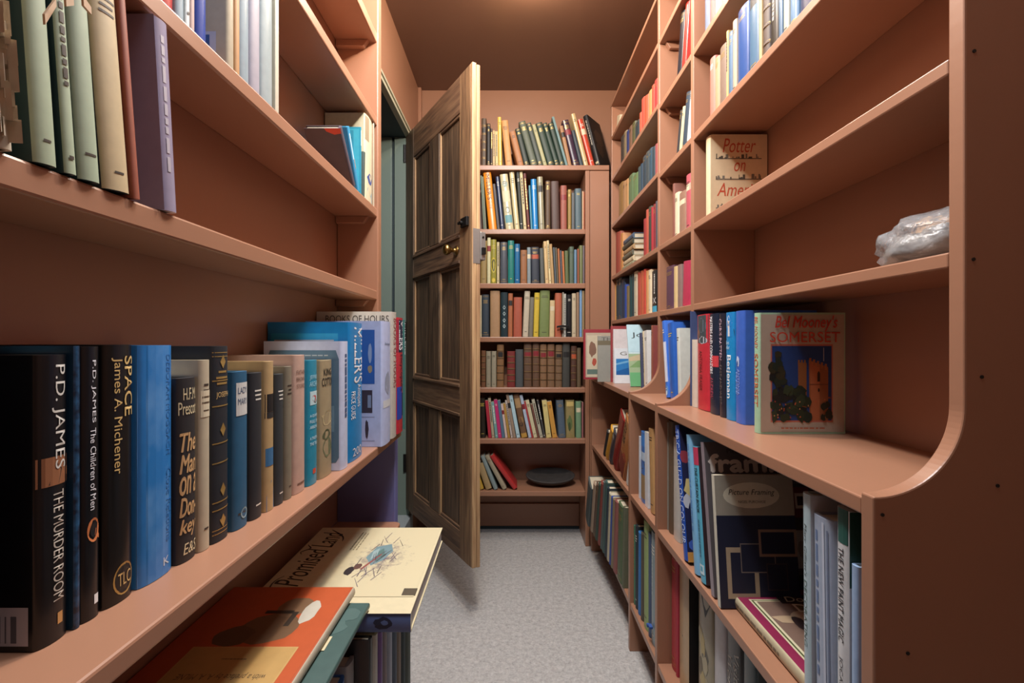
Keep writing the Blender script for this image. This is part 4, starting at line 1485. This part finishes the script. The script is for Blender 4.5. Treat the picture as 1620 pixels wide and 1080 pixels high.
b.art('front', [('c0c4c8', ((0, 0), (1, 1))), ('2c2c30', blob(.3, .92, .12, .05)), ('6c7078', blob(.5, .85, .1, .05))])
b = B['silver']
b.marks('spine', (.17, .25, .40, .93), '5c7094', 1, True, 11)
b.art('spine', [('b8c0d0', ((.6, .02), (.7, .98))), ('6c7890', ((.8, .05), (.86, .95)))])
b = B['newpaint']
b.art('spine', [('24544c', ((.01, .86), (.99, 1)))])
b.text('spine', 'THE NEW PAINT MAGIC', (.25, .46, .62, .84), '26262c', down=True, bold=.004)
b.text('spine', 'JOCASTA INNES', (.28, .10, .58, .40), '2c2c30', down=True)
b.art('front', [('1c4840', ((0, .7), (1, 1))), ('c0c4c8', ((0, 0), (1, .7)))])
b = B['golden']
b.text('spine', 'GOLDEN', (.15, .52, .5, .9), '2c2018', down=True, bold=.01)
b.art('spine', [('6c2c20', ((.02, .0), (.98, .32))), ('8c3c28', blob(.5, .36, .4, .08))])
b = B['bluewhite']
b.art('spine', [('3878c0', ((.05, .80), (.95, .97))), ('a8b8c8', ((.05, .6), (.95, .72))), ('3c4048', blob(.5, .55, .4, .08)), ('8c7454', ((.05, .06), (.95, .4)))])
b = B['tanblack']
b.art('spine', [('24262a', [(.01, 0), (.99, 0), (.99, .38), (.4, .43), (.01, .5)])], 'dark_cloth')
b.art('front', [('161618', ((0, 0), (1, 1)))], 'dark_board')
b = B['greypict']
rr = random.Random(4)
b.art('spine', [(rr.choice(('6c6450', 'a8a084', '5c5a50', 'b0a070')), blob(rr.uniform(.2, .8), rr.uniform(.1, .75), .18, .06, 9, .3, rr)) for k in range(14)] + [('2c2c30', [(.3, .999), (.9, .999), (.6, .86)])])
b = B['visit']
b.text('spine', 'Visiting Our', (.52, .35, .88, .86), 'b8b8b0', down=True, shear=.1)
b.text('spine', 'Wonders', (.12, .42, .46, .80), 'b8b8b0', down=True, shear=.1)
b = B['halas']
b.marks('spine', (.32, .42, .62, .78), 'b8c4c4', 1, True, 14)
MB().box(-.006, .012, -.012, -.002, .05, .056, mat('2c4c8c', .7)).box(-.014, -.004, -.014, -.006, .046, .053, mat('2c4c8c', .7)).build('ribbon_marker', b.root)
b = B['blackk']
b.marks('spine', (.5, .45, .72, .92), 'c8c8c0', 1, True, 13)
b.art('spine', [('48a0c0', ((.3, .02), (.9, .16)))])
b.text('spine', 'X', (.35, .22, .85, .36), 'c8c8c8')
b = B['dictk']
b.marks('spine', (.32, .3, .66, .85), 'a8a098', 1, True, 12)

# end bookcase
b = B['miller2']
b.text('spine', "MILLER'S", (.25, .52, .75, .96), '2c2418', down=True, bold=.01)
b.text('spine', 'GUIDE', (.3, .36, .68, .5), '5c3c1c', down=True)
b = B['rogue']
b.art('spine', [('c8c0a0', ((.05, .5), (.95, .7))), ('8c9c94', blob(.5, .82, .35, .06)), ('5c9098', ((.1, .12), (.95, .26))), ('7c8478', blob(.5, .35, .3, .06))])
b = B['oval']
b.art('spine', [('c8b03c', blob(.5, .42, .46, .17, 20, .0)), ('4c4a20', blob(.5, .42, .36, .13, 20, .0)), ('a89838', blob(.5, .42, .12, .1, 12, .1)), ('c8b03c', blob(.5, .08, .3, .05, 14, .0))])
b = B['diamonds']
b.art('spine', [('9cacac', [(.5 - .22, v), (.5, v - .05), (.5 + .22, v), (.5, v + .05)]) for v in (.66, .52, .37, .24)])
b = B['landscape']
b.art('spine', [('a08058', ((.05, .68), (.95, .9))), ('8c6c44', blob(.5, .4, .4, .08)), ('3c2c20', blob(.4, .3, .3, .05)), ('b08840', ((.05, .0), (.95, .1)))])
b = B['pict']
b.art('spine', [('5c6c40', blob(.45, .4, .3, .18)), ('3c4c2c', blob(.4, .3, .15, .12)), ('c0a868', ((.1, .84), (.9, .96)))])

# left upper
b = B['torn']
mb = MB()
rr = random.Random(2)
for k in range(40):
    x = rr.uniform(-.42, .45) * b.T
    zz = rr.uniform(.002, .16)
    w = rr.uniform(.0004, .001)
    dx = rr.uniform(-.004, .004)
    mb.prism([(x - w, .002), (x + w, .002), (x + dx + w, -rr.uniform(.003, .010)), (x + dx - w, -.004)], zz, zz + rr.uniform(.006, .03), 'XY', mat('b8a890', .9))
mb.build('frayed_threads', b.root)
mb = MB()
pp = [(.10, -.010), (.12, -.022), (.125, -.03), (.122, -.038)]
for (z0, y0), (z1, y1) in zip(pp, pp[1:]):
    mb.prism([(b.T * .4 - y0 * .9, z0), (b.T * .4 - y1 * .9, z1), (b.T * .4 - y1 * .9, z1 + .006), (b.T * .4 - y0 * .9, z0 + .008)], y1 - .002, y1, 'XZ', mat('c8a888', .8))
mb.build('loose_strip', b.root)
b = B['purple']
b.art('back', [('8c88a0', ((0, 0), (1, 1))), ('3c3c58', ((.42, .30), (.62, .33))), ('3c3c58', ((.35, .15), (.38, .42)))])
b.marks('spine', (.3, .2, .62, .92), 'a8a0a8', 1, True, 4)
b = B['barcode']
b.art('back', [('b8bcc8', ((.55, .06), (.85, .2))), ('3c5c94', ((.58, .07), (.62, .18))), ('3c5c94', ((.66, .07), (.68, .18))), ('3c5c94', ((.72, .07), (.77, .18)))], 'barcode_sticker')
b = B['lined']
b.art('back', [('6c688c', ((.1, .06 + .07 * k), (.8, .064 + .07 * k))) for k in range(12)])
MB().prism([(-b.T / 2 - .001, .02), (-b.T / 2 - .001, .05), (-b.T / 2 - .004, .05), (-b.T / 2 - .004, .02)], .01, .018, 'XZ', mat('4c1c2c', .7)).build('ribbon_marker', b.root)
b = B['redtop']
b.art('back', [('c8442c', [(.55, 1), (1, 1), (1, .92), (.8, .9), (.6, .95)])], 'red_flap')
b = B['bluelean']
b.art('spine', [('a8c8d8', ((.2, .5), (.5, .9))), ('c08454', ((.5, .35), (.9, .5)))])
b = B['turq']
b.art('back', [('3c9cac', ((.04, .04), (.96, .97))), ('2c8296', ((.07, .06), (.82, .95)))])
b.text('back', 'THE ILLUMINATED', (.2, .80, .78, .85), '1c4c5c'); b.text('back', 'BOOK', (.4, .70, .8, .76), '1c4c5c')
b.art('spine', [('c8c8b8', ((.1, .72), (.9, .95)))], 'spine_label')
b = B['torncream']
b.art('spine', [('3c4c84', blob(.55, .27, .3, .06)), ('5c94ac', [(.1, .0), (.9, .0), (.9, .14), (.6, .08), (.3, .16)]), ('8c7c64', [(.05, .98), (.4, .9), (.2, .75), (.05, .7)])], 'torn_jacket')

# ------------------------------------------------------------------ flat books on the lower left shelf
def lay(b, loc, top, ang=0.0, tilt=0.0):
    """put a book flat, front cover up; top = world direction the head of the cover points to"""
    zx = Vector((0, 0, 1)); zz = Vector(top).normalized(); yy = zz.cross(zx)
    M = Matrix((zx, yy, zz)).transposed().to_4x4()
    b.root.matrix_world = Matrix.Translation(loc) @ Matrix.Rotation(ang, 4, 'Z') @ Matrix.Rotation(tilt, 4, 'Y') @ M


GL = 'flat books piled on the lower left shelf'
ZC = -.53
# promised land: spine on the near side, head to the wall
PLT = .036
pl = Book(PLT, .31, .395, 'cfc3a0', rough=.35, label='large cream illustrated book lying flat with script title, overhanging the lower left shelf', group=GL, spine_hex='5c6c98', pages=mat('c8c8c8', .8, .1, 200))
PZ = -.484
lay(pl, (-.178 - .31 + 0, .858, Z(PZ) - PLT / 2), (-1, 0, 0))
pl.root.location = (-.180, .858, Z(PZ) - PLT / 2)
# in this frame v grows towards the wall, u grows away from the camera
pl.art('front', [('c8bc9a', ((.0, .0), (.999, .999)))], 'jacket_panel')
pl.text('front', 'Promised Land', (.24, .78, .92, .95), '2c241c', shear=.35)
pl.marks('front', (.66, .57, .92, .64), '8c8268', 3, False, 5)
def swash(pts, w):
    n = len(pts)
    L_ = []; R_ = []
    for k in range(n):
        a = pts[max(0, k - 1)]; c = pts[min(n - 1, k + 1)]
        dx, dy = c[0] - a[0], c[1] - a[1]; l = math.hypot(dx, dy) or 1
        ww = w * (.35 + .65 * math.sin(math.pi * k / (n - 1)))
        L_.append((pts[k][0] - dy / l * ww, pts[k][1] + dx / l * ww)); R_.append((pts[k][0] + dy / l * ww, pts[k][1] - dx / l * ww))
    return L_ + R_[::-1]


sw_ = [('3a3038', swash([(.27 - .10 * math.cos(t * .3), .86 + .10 * math.sin(t * .3)) for t in range(-3, 9)], .006)),
       ('3a3038', swash([(.60 + .012 * t, .955 + .022 * math.sin(t * .7)) for t in range(0, 12)], .005)),
       ('3a3038', swash([(.78 + .015 * t, .74 - .03 * math.sin(t * .32) + .012 * t) for t in range(0, 13)], .006))]
pl.art('front', sw_, 'title_flourish')
rr = random.Random(12)
sk = []
sk.append((sketch_mat('pen_and_wash', 'c8bc9a', '5c5060', (PLT / 2, .395 * .56, .31 * .36), (1, .395 * .36, .31 * .32), 62), ((.14, .02), (.985, .56))))
sk0 = len(sk)
sk += [('6c8488', [(.48, .30), (.58, .37), (.72, .34), (.76, .24), (.66, .20), (.54, .24)]), ('54706c', [(.52, .28), (.62, .33), (.70, .28), (.60, .24)]), ('8ca0a0', [(.55, .33), (.66, .345), (.7, .31), (.6, .30)])]
sk += [('30282a', blob(.42, .425, .05, .03)), ('5c4038', blob(.47, .385, .035, .028)), ('8c4c44', [(.44, .36), (.62, .28), (.62, .265), (.43, .345)])]
for k in range(26):
    u = rr.uniform(.25, .85); v = rr.uniform(.12, .4); a = rr.uniform(-.5, .5)
    sk.append((rr.choice(('5c5058', '6c6068', '4c4448')), [(u, v), (u + .09, v + a * .12), (u + .092, v + a * .12 + .004), (u, v + .006)]))
sk = sk[:sk0] + [(h, [(u - .02, v + .10) for u, v in p]) for h, p in sk[sk0:]]
pl.art('front', sk)
pl.marks('spine', (.3, .5, .7, .8), '3c4868', 1, True, 3)
pl.art('spine', [('26283c', blob(.5, .16, .3, .05)), ('5c6c98', blob(.55, .15, .12, .02))], 'publisher_mark')
MB().box(PLT / 2 + .0012, PLT / 2 + .0018, .06, .085, .004, .03, mat('4a4030', .8)).build('jacket_tear', pl.root)

# orange picture book: spine to the aisle, head to the camera
ob = Book(.016, .37, .222, 'a84c26', rough=.45, label='large orange picture book lying flat with brown shape and cream title panel', group=GL, spine_hex='a89c88')
lay(ob, (-.288, .888, Z(-.452) - .008), (0, -1, 0))
ob.root.location = (-.288, .888 - .37 + .37, Z(-.452) - .008)
ob.art('front', [('ae4e26', ((.03, .005), (.995, .995)))], 'cover_ground')
# u grows towards the wall, v grows towards the camera
ob.art('front', [('6c5038', blob(.42, .34, .20, .11, 18, .08)), ('7a5c42', blob(.36, .18, .13, .08, 16, .1)), ('5c442e', blob(.62, .40, .13, .07, 16, .1)), ('b8b0a0', blob(.22, .22, .06, .09, 14, .1)), ('33281f', ((.30, .22), (.34, .33))), ('33281f', ((.34, .21), (.55, .235)))])
ob.art('front', [('b8945c', ((.12, .47), (.82, .995))), ('b08c54', ((.13, .475), (.81, .99)))], 'title_panel')
ob.text('front', 'BABAR', (.18, .80, .76, .95), '2c2018', bold=.01)
ob.text('front', 'the little elephant', (.20, .70, .74, .77), '3c2c20')
ob.text('front', 'with a preface by A. A. MILNE', (.20, .62, .74, .66), '5c4830', shear=.2)
ob.marks('front', (.40, .54, .56, .55), '5c4830', 1, False, 15)
db = Book(.010, .38, .245, '3c5450', rough=.4, label='thin dark green marbled board book lying beneath the orange picture book', group=GL)
lay(db, (-.255, .868, Z(-.4695) - .0058), (0, -1, 0))
db.art('front', [('48605c', blob(.1 + .05 * k, .1 + .09 * k, .08, .05)) for k in range(8)])
MB().box(.0056, .0062, .03, .045, .10, .135, mat('c8bc98', .8)).build('paper_slip', db.root)
for i, (hx, nm) in enumerate((('3c78b0', 'blue-edged flat book below the dark green board book in the left pile'), ('8c90a0', 'pale grey flat book in the lower left pile, third below the orange one'), ('5c5048', 'brown flat book lowest in the pile beneath the orange picture book'))):
    t = (.012, .014, .0185)[i]
    q = Book(t, .36, .245 - .02 * i, hx, label=nm, group=GL)
    lay(q, (-.268 - .02 * i, .858, Z(-.4815 - (.0, .0125, .0272)[i]) - t / 2), (0, -1, 0))

# standing books on the lower left shelf, nearest the camera
row('L', FULL, ZC, (-.331, 0), '', 'id', 'books standing on the lower left shelf', '''
130 192 - h.2 a8b0bc hGD155 - grey-white book standing under the long left shelf, nearest the camera
194 218 - h.2 c0c0bc hdD155 - white lettered book standing under the long left shelf
220 241 - h.205 16181e hD155 - black book standing under the long left shelf
242 256 - h.205 243458 hGD155 - dark blue book standing left of the orange picture book
''', XB)
# tall books on the lowest left shelf, leaning
row('L', FULL, -.86, (-.277, 0), 'lowest left shelf', 'id', 'large books on the lowest left shelf', '''
529 549 - h.30 3c6cb0 hGD048 - glossy blue book low in front of the black one under the flat pile
552 563 - h.305 8c8c8c hD048 - grey printed book beside the glossy blue one under the flat pile
''', -.328, lim=(-9, 1.05))
row('L', FULL, -.86, (-.533, .33), 'lowest left shelf', 'near end', 'large books on the lowest left shelf', '''
584 592 - h.332 141416 hGD068 - broad black book
593 601 - h.33 a8a8a0 hGD085 - grey-white book
602 608 - h.325 6c4c94 hGD080 - purple book
609 615 - h.332 8c8c94 hD085 - grey book
616 624 - h.332 9cacc4 hGD088 - pale blue book
625 630 - h.332 5c7084 hD100 - slate-blue book
631 637 - h.332 8c8880 hD094 - taupe book
638 644 - h.332 3c5058 hD110 - dark teal book
645 653 - h.332 5c6c68 hD102 - grey-green book
''', -.328, lim=(-9, 1.05))

# ------------------------------------------------------------------ the black album leaning at the end of the top shelf
al = Book(.026, .285, .15, '1e1a18', rough=.5, label='large black album leaning at the right end of the end bookcase top shelf', group=G1, spine_hex='16161a')
R3 = Matrix.Rotation(math.radians(-36), 4, 'Z') @ Matrix.Rotation(math.radians(-15), 4, 'Y')
al.root.matrix_world = Matrix.Translation((.440, 2.484, Z(.898) + .0042)) @ R3
al.marks('spine', (.3, .4, .62, .9), 'a8a498', 1, True, 6)
al.art('spine', [('a8a080', ((.2, .03), (.8, .07)))])
al.art('front', [('3a2a20', blob(.5, .6, .3, .2)), ('33261d', blob(.4, .35, .25, .15))])

# ------------------------------------------------------------------ oval dish on the bottom shelf of the end bookcase
DISH = mat('3a3634', .7, .45, 35, .6)
prof = [(.002, .0), (.06, .002), (.115, .010), (.135, .026), (.138, .034), (.132, .036), (.11, .022), (.06, .012), (.001, .010)]
mb = MB().lathe(prof[::-1], (0, 0, 0), (0, 0, 1), DISH, 36)
dish = mb.build('oval_dish', smooth=True)
tag(dish, 'dark grey oval dish leaning at the back of the end bookcase bottom shelf', 'dish')
dish.scale = (.95, .62, 1)
dish.location = (.205, 2.592, Z(-.768) + .0195)
dish.rotation_euler = (math.radians(13), 0, 0)

# black strap clip in front of the fourth shelf's books
mb = MB().prism([(0, 0), (.03, .004), (.062, .001), (.064, .012), (.03, .015), (.002, .011)], 0, .006, 'XZ', IRON).box(.018, .034, -.002, .016, -.012, .002, IRON)
cl = mb.build('clip', bevel=.001)
tag(cl, 'small dark metal clip stuck between books on the fourth shelf of end bookcase', 'clip')
cl.location = (.228, 2.466, Z(.066))

# ------------------------------------------------------------------ plastic bag on the near bay shelf
m, N, L, P = nt('clear_plastic')
P.inputs['Base Color'].default_value = (.86, .88, .9, 1)
P.inputs['Roughness'].default_value = .12
P.inputs['Transmission Weight'].default_value = .82
P.inputs['IOR'].default_value = 1.25
tc = N.new('ShaderNodeTexCoord'); nz = N.new('ShaderNodeTexNoise'); nz.inputs['Scale'].default_value = 38; nz.inputs['Detail'].default_value = 5
bp = N.new('ShaderNodeBump'); bp.inputs['Strength'].default_value = .9; bp.inputs['Distance'].default_value = .012
L.new(tc.outputs['Object'], nz.inputs['Vector']); L.new(nz.outputs['Fac'], bp.inputs['Height']); L.new(bp.outputs['Normal'], P.inputs['Normal'])
PLAS = m
bag = empty('plastic_bag', (.565, .640, Z(.101)), label='crumpled clear plastic bag on the shelf by the near upright', cat='bag')


def lump(name, mtl, rx, ry, rz, seed, parent, rough=.16, up=0.0, sub=4):
    bm = bmesh.new()
    bmesh.ops.create_icosphere(bm, subdivisions=sub, radius=1)
    from mathutils import noise
    for v in bm.verts:
        n = v.co.normalized()
        k = 1 + rough * noise.noise(n * 2.3 + Vector((seed, 0, 0))) + rough * .7 * abs(noise.noise(n * 6 + Vector((0, seed, 0))))
        c = n * k
        z = c.z * rz
        z = max(z, -rz * .55)
        v.co = Vector((c.x * rx, c.y * ry, z + rz * .55 + up))
    me = bpy.data.meshes.new(name); bm.to_mesh(me); bm.free()
    me.materials.append(mtl)
    me.polygons.foreach_set('use_smooth', [True] * len(me.polygons))
    o = bpy.data.objects.new(name, me); COL.objects.link(o); o.parent = parent
    return o


lump('bag_film', PLAS, .055, .075, .044, 3.1, bag, .2, .001)
lump('contents', mat('54483c', .5, .6, 40), .036, .05, .026, 7.7, bag, .3, .004, 3)
MB().prism([(-.02, .03), (.02, .025), (.0, .05)], -.02, .02, 'XZ', mat('b08048', .5)).build('contents', bag)

# ------------------------------------------------------------------ maroon design book lying below the counter
mg = Book(.022, .262, .225, '7c2444', rough=.3, label='maroon design book lying flat below the counter with pictorial cover', group='books below the counter', spine_hex='b0a488')
lay(mg, (.43, .70, Z(-.517) + .0115), (0, 1, 0))
mg.art('front', [('c8c0a0', ((.10, .04), (.995, .86))), ('4c5430', ((.115, .05), (.99, .85))), ('d0c8a8', ((.13, .06), (.99, .84))), ('7c6458', ((.15, .07), (.99, .83))), ('241c1c', ((.35, .80), (.99, .92))), ('5c5434', ((.45, .72), (.99, .80)))])
rr = random.Random(8)
mg.art('front', [(rr.choice(('a08c7c', '5c4844', 'b49c80', '3c2c2c', '8c5c4c')), blob(rr.uniform(.22, .9), rr.uniform(.12, .66), rr.uniform(.03, .12), rr.uniform(.02, .08), 10, .3, rr)) for k in range(24)])
mg.text('front', 'DESIGN', (.42, .69, .98, .79), 'd8d0b8', bold=.01)
mg.text('front', 'DonAm', (.40, .82, .80, .89), 'c8c0a8', shear=.2)
mg.marks('spine', (.3, .3, .7, .9), '6c6050', 1, True, 15)
